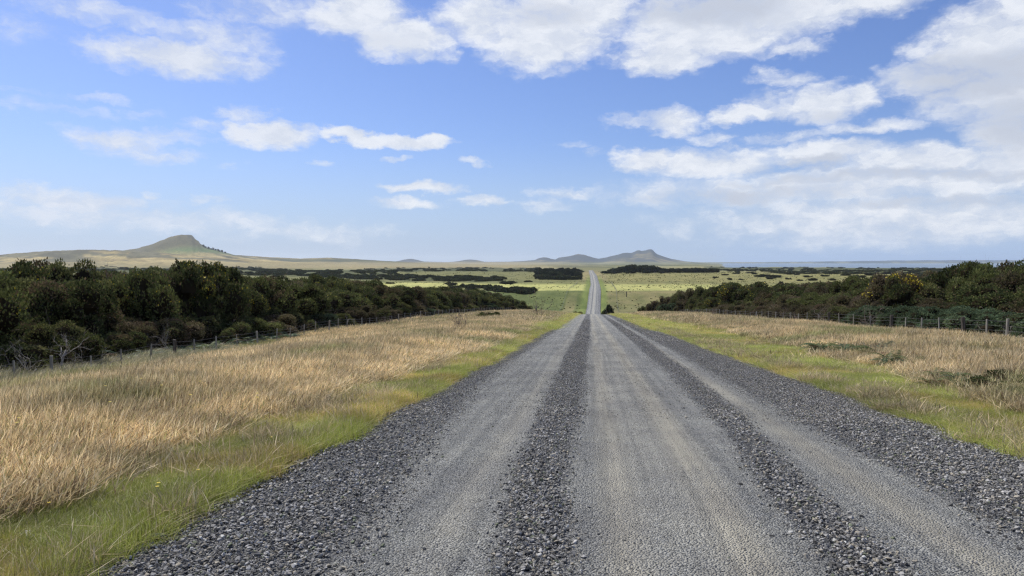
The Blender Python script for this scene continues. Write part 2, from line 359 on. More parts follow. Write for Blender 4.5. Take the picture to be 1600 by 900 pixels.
def ground_cols(x, y, z):
    px, py = topx(x, y, z)
    off = x - cx(y)
    n = fbm(x / 40., y / 70., 21); n2 = fbm(x / 9., y / 9., 31); n3 = fbm(x / 260., y / 420., 41)
    soil = np.array((.11, .085, .05)); green = np.array((.17, .185, .055)); dry = np.array((.27, .205, .12)); olive = np.array((.185, .18, .082)); pale = np.array((.44, .43, .17))  # pale carries the sunshine painted onto the far pasture band
    past = np.array((.125, .148, .055)); tan = np.array((.34, .275, .155)); scrub = np.array((.045, .052, .024)); grey = np.array((.13, .13, .095))
    c = np.broadcast_to(green, x.shape + (3,)).copy()
    c = L3(c, np.broadcast_to(dry, c.shape) * .62, ss(-3.3, -4.1, off - .0) * ss(-28, -23, x) + ss(5.6, 6.6, off) * ss(22, 17.5, x))
    c = L3(c, np.broadcast_to(soil, c.shape), np.clip(ss(-21, -24, x) + ss(17, 19.5, x), 0, 1) * ss(230, 190, y))
    # far slope beyond the dip
    farm = ss(180, 330, y)
    fc = np.broadcast_to(past, c.shape).copy()
    fc = L3(fc, np.broadcast_to(olive, c.shape), ss(1, 5, off))
    fc = L3(fc, np.broadcast_to(tan * .8, c.shape), ss(.38, .62, n2) * .4 * ss(-2, 8, off))
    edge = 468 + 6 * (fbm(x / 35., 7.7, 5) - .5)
    sun_band = ss(edge - 4, edge + 4, y) * ss(640, 590, y + 25 * (n - .5))  # patch of sun between cloud shadows, painted into the ground colour
    fc = L3(fc, np.broadcast_to(pale, c.shape), sun_band * np.where(off > 0, .85, 1.))
    fc = L3(fc, np.broadcast_to(olive, c.shape), ss(590, 640, y) * .9)
    fc = L3(fc, np.broadcast_to(np.array((.25, .23, .10)), c.shape), ss(600, 680, y) * ss(8, 20, off) * .8)
    fc = L3(fc, np.broadcast_to(tan, c.shape), ss(640, 720, y) * ss(18, 8, np.abs(off)) * .7)
    fc = L3(fc, np.broadcast_to(np.array((.17, .21, .065)), c.shape), ss(9, 6, np.abs(off)) * ss(900, 600, y) * .9)
    fc = L3(fc, np.broadcast_to(tan * .9, c.shape), ss(9.5, 11, -off) * ss(17, 15, -off) * ss(480, 380, y) * .55)
    # plain
    pl = ss(850, 1500, y)
    q = x / np.maximum(y, 1)
    pc = L3(np.broadcast_to(olive, c.shape) * .9, np.broadcast_to(np.array((.27, .25, .14)), c.shape), ss(.42, .6, n3))
    pc = L3(pc, np.broadcast_to(scrub * 1.5, c.shape), ss(.52, .62, fbm(x / 300., y / 900., 55)) * .8)
    pc = L3(pc, np.broadcast_to(tan, c.shape), ss(1700, 2300, y) * ss(.02, -.12, q) * .8)
    fc = L3(fc, pc, pl)
    fc = L3(fc, np.broadcast_to(scrub * 1.5, c.shape), .75 * in_belt(px + 16 * (fbm(px / 9, py / 2., 17) - .5), py + 4.5 * (fbm(px / 22, py / 5., 18) - .5)) * ss(400, 480, y) * ss(3600, 2500, y))
    c = L3(c, fc, farm)
    # hills
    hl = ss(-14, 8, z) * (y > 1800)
    s1 = ss(.42, .56, fbm(x / 190. + y / 300., y / 110., 71, 5))
    hc = L3(np.broadcast_to(np.array((.38, .30, .155)), c.shape), np.broadcast_to(grey, c.shape) * .8, s1 * .85)
    hc = hc * (.72 + .56 * ss(.3, .7, fbm(x / 70., y / 60., 72, 5)))[..., None]
    pk = ss(3850, 4150, y) * ss(5000, 4900, y)
    hc = L3(hc, np.broadcast_to(np.array((.125, .112, .068)), c.shape), pk * ss(35, 75, z) * .9)
    g0 = ray(312, 392); gx = g0[0] * 4300
    hc = L3(hc, np.broadcast_to(np.array((.13, .19, .07)), c.shape), pk * np.exp(-((x - gx) / 130.) ** 2) * ss(110, 70, z) * .9)
    # dark rock band near the summit
    hc = L3(hc, np.broadcast_to(np.array((.07, .068, .06)), c.shape), pk * ss(150, 162, z) * ss(.45, .55, fbm(x / 30., y / 30., 12)) * .8)
    hc = L3(hc, np.broadcast_to(np.array((.06, .075, .04)), c.shape), ss(4700, 4800, y) * ss(6500, 6400, y) * ss(30, 10, z) * .8)
    hc = L3(hc, np.broadcast_to(np.array((.060, .070, .090)), c.shape), ss(7500, 8500, y) * (1 - .5 * ss(.5, .65, fbm(x / 420., y / 300., 13))))  # haze blue put into the grey rock colour of the farthest mountains
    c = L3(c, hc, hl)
    return np.clip(c, .01, .8)
def make_ground():
    a = np.concatenate([np.arange(-180, -50, 5.), np.arange(-50, 40, .11), np.arange(40, 180.1, 5.)]); a = np.radians(a)
    r = np.concatenate([[0.0], np.geomspace(1.2, 150, 330), np.geomspace(150, 27000, 400)[1:]])
    AA, RR = np.meshgrid(a, r); x = RR * np.sin(AA); y = RR * np.cos(AA); z = H(x, y)
    off = np.abs(x - cx(y)); inr = ss(HW + .35, HW - .15, off) * (y < 1350)
    inr2 = ss(HW + 1.2, HW - .5, off) * (y < 1350)
    z = z - inr * .07 - inr2 * np.interp(y, [100, 200, 1300], [0, .25, .45])
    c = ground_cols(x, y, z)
    nr, na = x.shape; i = np.arange(nr - 1)[:, None] * na + np.arange(na - 1)[None, :]
    fcs = np.stack([i, i + 1, i + na + 1, i + na], -1).reshape(-1, 4)
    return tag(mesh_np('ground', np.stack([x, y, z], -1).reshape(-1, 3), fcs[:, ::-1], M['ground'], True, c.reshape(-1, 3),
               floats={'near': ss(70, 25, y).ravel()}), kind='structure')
make_ground()
g = np.array([[-12000, 1500, SEA + EYE], [40000, 1500, SEA + EYE], [40000, 60000, SEA + EYE], [-12000, 60000, SEA + EYE]])
tag(mesh_np('sea', g, [[0, 1, 2, 3]], M['sea']), kind='structure')

# ------------------------------------------------------------------ setting: gravel road
def bump1(x, c, w, s=.2): return ss(c - w - s, c - w + s, x) * ss(c + w + s, c + w - s, x)
def windrow(x, y):
    """how much loose coarse gravel lies at x, y (0 = swept wheel track)"""
    yy = np.clip(y, 0, 200)
    wob = (fbm(y / 3.1, x * 0 + 2.2, 61, 3) - .5) * .16
    f_ = np.clip((yy - 30) / 110, 0, 1)
    c1 = np.interp(yy, [3, 8, 15, 30, 140], [-.29, -.43, -.43, -.36, -.30]) + wob; w1 = np.interp(yy, [3, 8, 15, 30], [.19, .23, .29, .32])
    c2 = np.interp(yy, [3, 8, 15, 30, 140], [1.52, 1.80, 2.0, 2.15, 2.2]) + wob; w2 = np.interp(yy, [3, 8, 15, 30], [.22, .17, .22, .3])
    a = bump1(x, c1, w1); b_ = bump1(x, c2, w2)
    rr = ss(2.55, 3.2, x + wob); rl = np.interp(yy, [3, 8, 15, 140], [-1.35, -1.8, -2.15, -2.15])
    ll = ss(rl + .4, rl - .45, x + wob) * (.85 + .3 * (fbm(x * 2, y * .6, 63) - .5))
    return np.clip(np.maximum.reduce([a, b_ * .95, rr, ll]), 0, 1)
def sandy(x, y):
    s = bump1(x, .22, .10, .14) * .8 + bump1(x, .98, .12, .16) * 1.0 + bump1(x, 2.35, .14, .16) * .9 + bump1(x, -.95, .1, .16) * .55 + bump1(x, .6, .5, .3) * .25
    return np.clip(s, 0, 1)
def road_z(x, y):
    w = windrow(x, y)
    u = (x - cx(y)) / HW
    return H(x, y) + .012 + .05 * (1 - u * u) + .022 * w - .01
ys = [-30.]
while ys[-1] < 1330: ys.append(ys[-1] + (.5 if ys[-1] < 1 else max(.06, ys[-1] * .0075)))
ys = np.array(ys); us = np.linspace(-1.0, 1.0, 121)
YY, UU = np.meshgrid(ys, us, indexing='ij')
edge = 1 + np.where(np.abs(UU) > .9, (fbm(YY / 1.3, UU * 0 + np.sign(UU) * 5, 66) - .5) * .10 * ss(150, 60, YY), 0)
XX = cx(YY) + UU * HW * edge
ZZ = np.where(YY < 150, road_z(XX, YY), H(XX, YY) + .10)
dn = ss(.955, 1.0, np.abs(UU)); ZZ = ZZ - dn * .045
XL = XX - np.where(YY > 150, cx(YY) - .8, 0)
n0, n1_ = XX.shape; i = np.arange(n0 - 1)[:, None] * n1_ + np.arange(n1_ - 1)[None, :]
fcs = np.stack([i, i + 1, i + n1_ + 1, i + n1_], -1).reshape(-1, 4)
tag(mesh_np('gravel_road', np.stack([XX, YY, ZZ], -1).reshape(-1, 3), fcs, M['road'], True,
    floats={'coarse': windrow(XL, YY).ravel(), 'sand': sandy(XL, YY).ravel(), 'far': ss(20, 60, YY).ravel()}), kind='structure')

# ------------------------------------------------------------------ scatter through geometry nodes (stuff only)
def proto_coll(name, objs):
    c = bpy.data.collections.new(name)
    for o in objs: c.objects.link(o)
    return c
def scatter(name, pts, idx, rot, scl, tint, coll, label, cat):
    me = bpy.data.meshes.new(name); n = len(pts); me.vertices.add(n); me.vertices.foreach_set('co', np.asarray(pts, np.float32).ravel())
    a = me.attributes.new('idx', 'INT', 'POINT'); a.data.foreach_set('value', np.asarray(idx, np.int32))
    a = me.attributes.new('rot', 'FLOAT_VECTOR', 'POINT'); a.data.foreach_set('vector', np.asarray(rot, np.float32).ravel())
    a = me.attributes.new('scl', 'FLOAT_VECTOR', 'POINT'); a.data.foreach_set('vector', np.asarray(scl, np.float32).ravel())
    a = me.attributes.new('tint', 'FLOAT_COLOR', 'POINT'); tt = np.ones((n, 4), np.float32); tt[:, :3] = tint; a.data.foreach_set('color', tt.ravel())
    o = bpy.data.objects.new(name, me); C.objects.link(o)
    g = bpy.data.node_groups.new(name + '_scatter', 'GeometryNodeTree')
    g.interface.new_socket('Geometry', in_out='INPUT', socket_type='NodeSocketGeometry')
    g.interface.new_socket('Geometry', in_out='OUTPUT', socket_type='NodeSocketGeometry')
    gi = g.nodes.new('NodeGroupInput'); go = g.nodes.new('NodeGroupOutput')
    ci = g.nodes.new('GeometryNodeCollectionInfo'); ci.inputs['Collection'].default_value = coll
    ci.inputs['Separate Children'].default_value = True; ci.inputs['Reset Children'].default_value = True
    ip = g.nodes.new('GeometryNodeInstanceOnPoints'); ip.inputs['Pick Instance'].default_value = True
    def na(nm, dt):
        q = g.nodes.new('GeometryNodeInputNamedAttribute'); q.data_type = dt; q.inputs['Name'].default_value = nm
        return [s_ for s_ in q.outputs if s_.name == 'Attribute' and s_.enabled][0]
    mp = g.nodes.new('GeometryNodeMeshToPoints')
    g.links.new(gi.outputs[0], mp.inputs['Mesh']); g.links.new(mp.outputs[0], ip.inputs['Points'])
    g.links.new(ci.outputs[0], ip.inputs['Instance'])
    g.links.new(na('idx', 'INT'), ip.inputs['Instance Index']); g.links.new(na('rot', 'FLOAT_VECTOR'), ip.inputs['Rotation'])
    g.links.new(na('scl', 'FLOAT_VECTOR'), ip.inputs['Scale']); g.links.new(ip.outputs[0], go.inputs[0])
    md = o.modifiers.new('scatter', 'NODES'); md.node_group = g
    return tag(o, label, cat, kind='stuff')

# --- stones
def ico(sub):
    import bmesh
    bm = bmesh.new(); bmesh.ops.create_icosphere(bm, subdivisions=sub, radius=1)
    v = np.array([q.co[:] for q in bm.verts]); f_ = np.array([[q.index for q in p.verts] for p in bm.faces]); bm.free(); return v, f_
def stone_mesh(name, sub, seed, link=False, mat_=None, cuts=9):
    r_ = np.random.default_rng(seed); v, f_ = ico(sub); v = v.copy()
    for k in range(cuts):                      # chip flat faces off: crushed rock
        n = r_.normal(size=3); n /= np.linalg.norm(n); d = r_.uniform(.32, .72); t = v @ n
        v = v - np.where(t > d, t - d, 0)[:, None] * n
    v = v * np.array([1, r_.uniform(.6, .95), r_.uniform(.38, .62)])
    return mesh_np(name, v, f_, mat_ or M['stone'], False, np.ones((len(v), 3)), link=link)
st = [stone_mesh('stone', 3, 100 + k, cuts=13) for k in range(12)]
sc = proto_coll('stone_shapes', st)
def stones(n, y0, y1, smin, smax, dens_fn, xr=(-3.05, 4.6), pw=1.6):
    X = []; Yv = []
    while sum(map(len, X)) < n:
        y = y0 * (y1 / y0) ** rng.random(n); x = rng.uniform(*xr, n) + rng.normal(0, .06, n)
        k = rng.random(n) < dens_fn(x, y) ; X.append(x[k]); Yv.append(y[k])
    x = np.concatenate(X)[:n]; y = np.concatenate(Yv)[:n]; s_ = smin + (smax - smin) * rng.random(n) ** pw * 1.0
    return x, y, s_
def tints(n):
    g_ = .055 + .37 * rng.random(n) ** 1.35; t = np.stack([g_ * 1.06, g_ * 1.02, g_ * .94], -1)
    k = rng.random(n); w = rng.uniform(.7, 1.3, n)[:, None]
    t = np.where((k < .17)[:, None], np.array((.32, .285, .22)) * w, t); t = np.where(((k > .17) & (k < .19))[:, None], np.array((.46, .45, .41)) * w, t)
    t = np.where(((k > .19) & (k < .23))[:, None], np.array((.17, .185, .12)) * w, t)
    return t
sets = [stones(70000, 2.6, 11, .005, .025, lambda x, y: windrow(x, y) ** 1.2, pw=2.2),
        stones(70000, 2.6, 11, .0025, .009, lambda x, y: (.35 + .65 * ss(.0, .5, windrow(x, y)) * ss(1.1, .6, windrow(x, y))) * (.3 + .7 * ss(.35, .65, fbm(x * 1.8, y * .5, 611))), pw=1.8),
        stones(500, 2.8, 14, .018, .028, lambda x, y: .04 + windrow(x, y) ** 1.5),
        stones(80000, 10, 34, .009, .019, lambda x, y: windrow(x, y) ** 1.2),
        stones(60000, 10, 45, .005, .013, lambda x, y: (.6 + .4 * windrow(x, y)) * (.2 + .8 * ss(.35, .65, fbm(x * 1.8, y * .3, 611)))),
        stones(26000, 32, 80, .02, .034, lambda x, y: windrow(x, y) ** 1.5)]
x = np.concatenate([s_[0] for s_ in sets]); y = np.concatenate([s_[1] for s_ in sets]); sz = np.concatenate([s_[2] for s_ in sets]); n = len(x)
big = windrow(x, y)
z = road_z(x, y) + sz * .22 + rng.random(n) * .012 * big
rot = np.stack([rng.normal(0, .45, n), rng.normal(0, .45, n), rng.uniform(0, 6.28, n)], -1)
scatter('loose_gravel', np.stack([x, y, z], -1), rng.integers(0, 12, n), rot, np.repeat(sz[:, None], 3, 1) * rng.uniform(.8, 1.25, (n, 3)), tints(n), sc,
        'loose dark crushed gravel lying in long windrows on the road', 'gravel')

# --- grass
def blades(name, n, rad, h0, h1, w0, w1, lean, colf, seed, seg=3, wind=0., head=0., headw=.01):
    r_ = np.random.default_rng(seed); V = []; Fc = []; Cc = []; nv = 0
    for k in range(n):
        a = r_.uniform(0, 6.28); rr = rad * math.sqrt(r_.random()); b0 = np.array((rr * cos(a), rr * sin(a), -.02))
        h = r_.uniform(h0, h1); w = r_.uniform(w0, w1); dirn = r_.uniform(0, 6.28); ln = abs(r_.normal(0, lean))
        d = np.array((cos(dirn) * ln + wind * r_.uniform(.6, 1.4), sin(dirn) * ln, 1.)); ff = r_.uniform(0, 6.28); sd = np.array((cos(ff), sin(ff), 0))
        pts = []
        for s_ in range(seg + 1):
            t = s_ / seg; bend = t * t
            pts.append(b0 + h * np.array((d[0] * bend * .9 + d[0] * t * .15, d[1] * bend * .9 + d[1] * t * .15, t * (1 - .25 * t * min(1, ln + wind)))))
        c = np.array(colf(r_)); hd = r_.random() < head
        for s_ in range(seg + 1):
            t = s_ / seg
            ww = w * (1 - .85 * t) if not hd else w * .55
            if hd and s_ == seg - 1: ww = headw * r_.uniform(.6, 1.3)
            if hd and s_ == seg: ww = headw * .2
            V += [pts[s_] - sd * ww / 2, pts[s_] + sd * ww / 2]
            cc = c * (1.0 if not (hd and s_ >= seg - 1) else 1.15); Cc += [cc, cc]
            if s_ < seg: q = nv + 2 * s_; Fc.append([q, q + 1, q + 3, q + 2])
        nv += 2 * (seg + 1)
    return mesh_np(name, np.array(V), Fc, M['grass'], False, np.array(Cc), link=False)
def cg(r_):   # fresh verge grass
    k = r_.random(); v = r_.uniform(.75, 1.25)
    return np.array((.30, .34, .07) if k < .55 else (.42, .42, .12) if k < .84 else (.50, .43, .26)) * v
def cd(r_):   # dry stalks
    k = r_.random(); v = r_.uniform(.75, 1.25)
    return np.array((.54, .425, .25) if k < .50 else (.70, .59, .385) if k < .72 else (.24, .23, .10) if k < .88 else (.17, .12, .075)) * v
def ck(r_):   # rank grass along the fence
    k = r_.random(); v = r_.uniform(.75, 1.25)
    return np.array((.44, .39, .25) if k < .6 else (.20, .21, .10)) * v
GP = [blades('blade_tuft', 70, .19, .04, .15, .004, .009, 1.0, cg, 200 + k) for k in range(5)] + \
     [blades('stalk_tuft', 105, .22, .20, .62, .002, .0045, .26, cd, 210 + k, seg=4, wind=.10, head=.85, headw=.009) for k in range(5)] + \
     [blades('stalk_tuft_wide', 130, .62, .40, .66, .010, .018, .35, cd, 220 + k, seg=3, wind=.12, head=.9, headw=.024) for k in range(4)] + \
     [blades('stalk_tuft_far', 150, 1.5, .45, .68, .03, .05, .4, cd, 230 + k, seg=2, wind=.16, head=.3, headw=.06) for k in range(3)] + \
     [blades('short_dry_tuft', 80, .16, .06, .24, .003, .006, .8, cd, 250 + k, seg=3, head=.2, headw=.008) for k in range(3)] + \
     [blades('rank_tuft', 80, .35, .4, .80, .006, .012, .6, ck, 240 + k, seg=4, wind=.35, head=.4, headw=.02) for k in range(3)]
for k, o in enumerate(GP): o.name = 'g%02d_' % k + o.name      # keeps pick order
gc = proto_coll('grass_shapes', GP)
NG = dict(green=(0, 5), dry=(5, 10), dryw=(10, 14), dryf=(14, 17), short=(17, 20), rank=(20, 23))
def visible(x, y, m=3):
    a = x / np.maximum(y, .1); return (a > -.93 - m / np.maximum(y, 1)) & (a < .60 + m / np.maximum(y, 1)) & (y > 1.0)
def area(n, x0, x1, y0, y1, maskf):
    X = rng.uniform(x0, x1, n); Yv = rng.uniform(y0, y1, n); k = visible(X, Yv) & (rng.random(n) < maskf(X, Yv)); return X[k], Yv[k]
def lbound(y): return -3.95 + (fbm(y / 2.6, y * 0 + 1, 81) - .5) * 1.5 - .9 * ss(35, 80, y)      # green / dry border on the left
def rbound(y): return np.interp(y, [6, 12, 22, 38], [6.7, 6.7, 7.1, 8.4]) + (fbm(y / 3.0, y * 0 + 1, 83) - .5) * 1.5
def el_(y): return -2.86 + (fbm(y / .9, y * 0, 85) - .5) * .35      # where the grass meets the gravel
def er_(y): return 4.50 + (fbm(y / .9, y * 0, 87) - .5) * .35
FL = -21.0; FR = 17.2
def m_green(x, y):
    return ((x < el_(y)) & (x > lbound(y) - .6)) * 1.0 + ((x > er_(y)) & (x < rbound(y) + .7)) * 1.0
def m_dry(x, y):
    l = ss(.25, -.35, x - lbound(y)) * (x > FL - 1.5); r = ss(-.4, .4, x - rbound(y)) * (x < FR + 1.2)
    return np.clip(l + r, 0, 1)
GX = []
def add(kind, x, y, s_, zs, tn):
    a, b_ = NG[kind]; n = len(x)
    w = kind in ('dry', 'dryw', 'dryf', 'rank')
    rot = np.stack([rng.normal(0, .06, n), rng.normal(0, .06, n), (rng.normal(.3, 1.0, n) if w else rng.uniform(0, 6.28, n))], -1)
    s3 = np.stack([s_ * rng.uniform(.8, 1.2, n), s_ * rng.uniform(.8, 1.2, n), zs * rng.uniform(.75, 1.25, n)], -1)
    GX.append((kind, np.stack([x, y, H(x, y)], -1), rng.integers(a, b_, n), rot, s3, tn))
def gt(x, y):     # green verge tint: lush, sandy and yellow patches
    n = fbm(x / 1.1, y / 1.6, 101)[:, None]; n2 = fbm(x / 4., y / 6., 102)[:, None]; r_ = rng.uniform(.85, 1.15, (len(x), 1))
    t = np.array((1.05, 1.07, 1.0)) * (1 - ss(.48, .65, n)) + np.array((1.32, 1.10, 1.15)) * ss(.48, .65, n)
    return t * (1 - .2 * ss(.5, .7, n2)) * r_ * 1.13
def dt(x, y):     # dry grass tint: pinkish tan with olive hollows
    n = fbm(x / 2.4, y / 4.5, 111)[:, None]; n2 = fbm(x / 1.0, y / 2., 112)[:, None]; r_ = rng.uniform(.85, 1.15, (len(x), 1))
    o = ss(.53, .68, n * .65 + n2 * .35)
    t = np.array((1.0, .99, .94)) * (1 - o) + np.array((.62, .74, .52)) * o
    return t * r_ * (1 + .25 * (ss(.5, .3, n)))
for (nn, y0, y1, s_, zf) in ((24000, 1.5, 8, .8, .9), (22000, 8, 18, 1.05, 1.0), (22000, 18, 45, 1.8, 1.15), (16000, 45, 170, 4.0, 1.5)):
    x, y = area(nn, -6.2, -2.4, y0, y1, m_green); add('green', x, y, s_ * rng.uniform(.8, 1.3, len(x)), zf * (1 + .5 * (x > el_(y) - .3)), gt(x, y))
    x, y = area(int(nn * 1.2), 4.2, 9.5, y0, y1, m_green); add('green', x, y, s_ * rng.uniform(.8, 1.3, len(x)), zf * np.ones(len(x)), gt(x, y))
    x, y = area(int(nn * .35), -22, 18, y0, y1, lambda a, c_: m_dry(a, c_) * ss(.5, .62, fbm(a / 2.4, c_ / 4.5, 111)) * .8)
    add('green', x, y, s_ * 1.3 * np.ones(len(x)), zf * 2.2 * np.ones(len(x)), gt(x, y) * .8)
def m_short(x, y):
    s1 = ((x > er_(y) - .05) & (x < er_(y) + .55)) * .6 * ss(.45, .62, fbm(x / .6, y / 1.2, 90)); s2 = ((x < el_(y) + .02) & (x > el_(y) - .3)) * .3
    s3 = ((x > lbound(y) - .3) & (x < el_(y) - .2)) * .5 * ss(.46, .68, fbm(x * .8, y * .8, 91)); s4 = ((x > er_(y) + .4) & (x < rbound(y) + .4)) * .25 * ss(.5, .7, fbm(x * .8, y * .8, 92))
    return np.clip(s1 + s2 + s3 + s4, 0, 1)
for (nn, y0, y1, s_) in ((14000, 1.5, 9, .9), (14000, 9, 20, 1.2), (12000, 20, 50, 2.0), (6000, 50, 150, 4.0)):
    x, y = area(nn, -6, 9, y0, y1, m_short); add('short', x, y, s_ * rng.uniform(.8, 1.3, len(x)), rng.uniform(.8, 1.3, len(x)) * (1 + .2 * (s_ > 1.5)), np.ones((len(x), 3)) * rng.uniform(.8, 1.05, (len(x), 1)))
sh = lambda x, y: np.clip(.46 + .34 * ss(0, 2.4, np.minimum(np.abs(x - lbound(y)), np.abs(x - rbound(y)))), 0, 1) * (1 - .5 * ss(14.5, 16.5, x)) * (1 - .3 * ss(-18.5, -20.5, x))
x, y = area(16000, -13, -2.6, 1.5, 13, m_dry); add('dry', x, y, 1.0 * np.ones(len(x)), sh(x, y), dt(x, y))
x, y = area(6000, 4.3, 12, 4, 13, m_dry); add('dry', x, y, 1.0 * np.ones(len(x)), sh(x, y) * 1.15, dt(x, y))
x, y = area(16000, -22.5, -2.6, 11, 26, m_dry); add('dry', x, y, 1.35 * np.ones(len(x)), sh(x, y), dt(x, y))
x, y = area(9000, 4.3, 18.5, 10, 26, m_dry); add('dry', x, y, 1.35 * np.ones(len(x)), sh(x, y) * 1.15, dt(x, y))
x, y = area(15000, -22.5, -3, 22, 62, m_dry); add('dryw', x, y, 1.0 * np.ones(len(x)), sh(x, y), dt(x, y))
x, y = area(11000, 4.3, 18.5, 22, 62, m_dry); add('dryw', x, y, 1.0 * np.ones(len(x)), sh(x, y) * 1.15, dt(x, y))
x, y = area(9000, -23, -3, 58, 200, m_dry); add('dryf', x, y, 1.1 * np.ones(len(x)), sh(x, y), dt(x, y))
x, y = area(7000, 4.3, 19, 58, 165, m_dry); add('dryf', x, y, 1.1 * np.ones(len(x)), sh(x, y) * 1.15, dt(x, y))
x, y = area(4200, -24.2, -18.8, 17, 42, lambda a, c_: ss(-18.8, -20.5, a)); add('rank', x, y, 1.0 * np.ones(len(x)), rng.uniform(.55, 1.25, len(x)) * np.interp(y, [20, 30, 42], [1.1, .9, .6]), np.ones((len(x), 3)) * rng.uniform(.8, 1.15, (len(x), 1)))
x, y = area(1500, 17.5, 20, 20, 60, lambda a, c_: .6 + 0 * a); add('rank', x, y, 1.0 * np.ones(len(x)), rng.uniform(.4, .8, len(x)), np.ones((len(x), 3)) * rng.uniform(.7, 1.1, (len(x), 1)))
for nm, kinds, lb in (('green_verge_grass', ('green',), 'short green grass of the verges between the gravel and the tall dry grass'),
                      ('dry_grass', ('dry', 'dryw', 'dryf', 'rank', 'short'), 'tall dry tan grass leaning in the wind between verge and fences')):
    G_ = [g_ for g_ in GX if g_[0] in kinds]
    scatter(nm, *[np.concatenate([g_[k] for g_ in G_]) for k in (1, 2, 3, 4, 5)], gc, lb, 'grass')
# ------------------------------------------------------------------ solving for points on the terrain
def gnd(px, py, ymin=2., ymax=3000.):
    """first point of the terrain seen along a direction given in photo pixels"""
    r = ray(px, py); ys_ = np.geomspace(ymin, ymax, 2500); d = r[2] * ys_ - Heye(r[0] * ys_, ys_)
    k = np.argmax(d < 0) if (d < 0).any() else len(ys_) - 1
    y = ys_[k]; return r[0] * y, y, Hs(r[0] * y, y)
def on_x(px, X):
    r = ray(px, 450); y = X / r[0]; return X, y, Hs(X, y)

# ------------------------------------------------------------------ tubes
def tube(V, Fc, pts, rads, k=5):
    pts = [np.array(p, float) for p in pts]; base = len(V)
    for i, p in enumerate(pts):
        t = pts[min(i + 1, len(pts) - 1)] - pts[max(i - 1, 0)]; t = t / (np.linalg.norm(t) + 1e-9)
        a = np.cross(t, (0, 0, 1) if abs(t[2]) < .9 else (1, 0, 0)); a /= np.linalg.norm(a); b_ = np.cross(t, a)
        for j in range(k):
            q = 2 * pi * j / k; V.append(p + rads[i] * (a * cos(q) + b_ * sin(q)))
    for i in range(len(pts) - 1):
        for j in range(k):
            Fc.append([base + i * k + j, base + i * k + (j + 1) % k, base + (i + 1) * k + (j + 1) % k, base + (i + 1) * k + j])
    V.append(pts[-1]); e = len(V) - 1
    for j in range(k): q = base + (len(pts) - 1) * k; Fc.append([q + j, q + (j + 1) % k, e, e])
def branching(r_, base, dirn, length, rad, depth, V, Fc, wig=.35, up=.1, kids=(2, 4), shrink=.62, k=5):
    p = np.array(base, float); d = np.array(dirn, float); d /= np.linalg.norm(d); n = 5; pts = [p.copy()]; rs = [rad]
    for i in range(n):
        d = d + r_.normal(0, wig, 3) * .5 + np.array((0, 0, up * .3)); d /= np.linalg.norm(d); p = p + d * length / n; pts.append(p.copy()); rs.append(rad * (1 - .55 * (i + 1) / n))
    tube(V, Fc, pts, rs, k)
    if depth > 0:
        for c_ in range(r_.integers(*kids) + 1):
            i = r_.integers(2, n + 1); nd = (pts[i] - pts[i - 1]) / (length / n) + r_.normal(0, .65, 3); nd[2] += up
            branching(r_, pts[i], nd, length * shrink * r_.uniform(.7, 1.2), rs[i] * .68, depth - 1, V, Fc, wig, up, kids, shrink, max(3, k - 1))
def clean(fc):      # quads whose last two corners coincide become a slim quad; keep as triangles list padded
    return np.array(fc)
def tube_mesh(name, V, Fc, m, link=False, parent=None):
    me = bpy.data.meshes.new(name); me.from_pydata([tuple(v) for v in V], [], [tuple(dict.fromkeys(q)) for q in Fc]); me.materials.append(m)
    for p in me.polygons: p.use_smooth = True
    o = bpy.data.objects.new(name, me)
    if link: C.objects.link(o)
    if parent: o.parent = parent
    return o

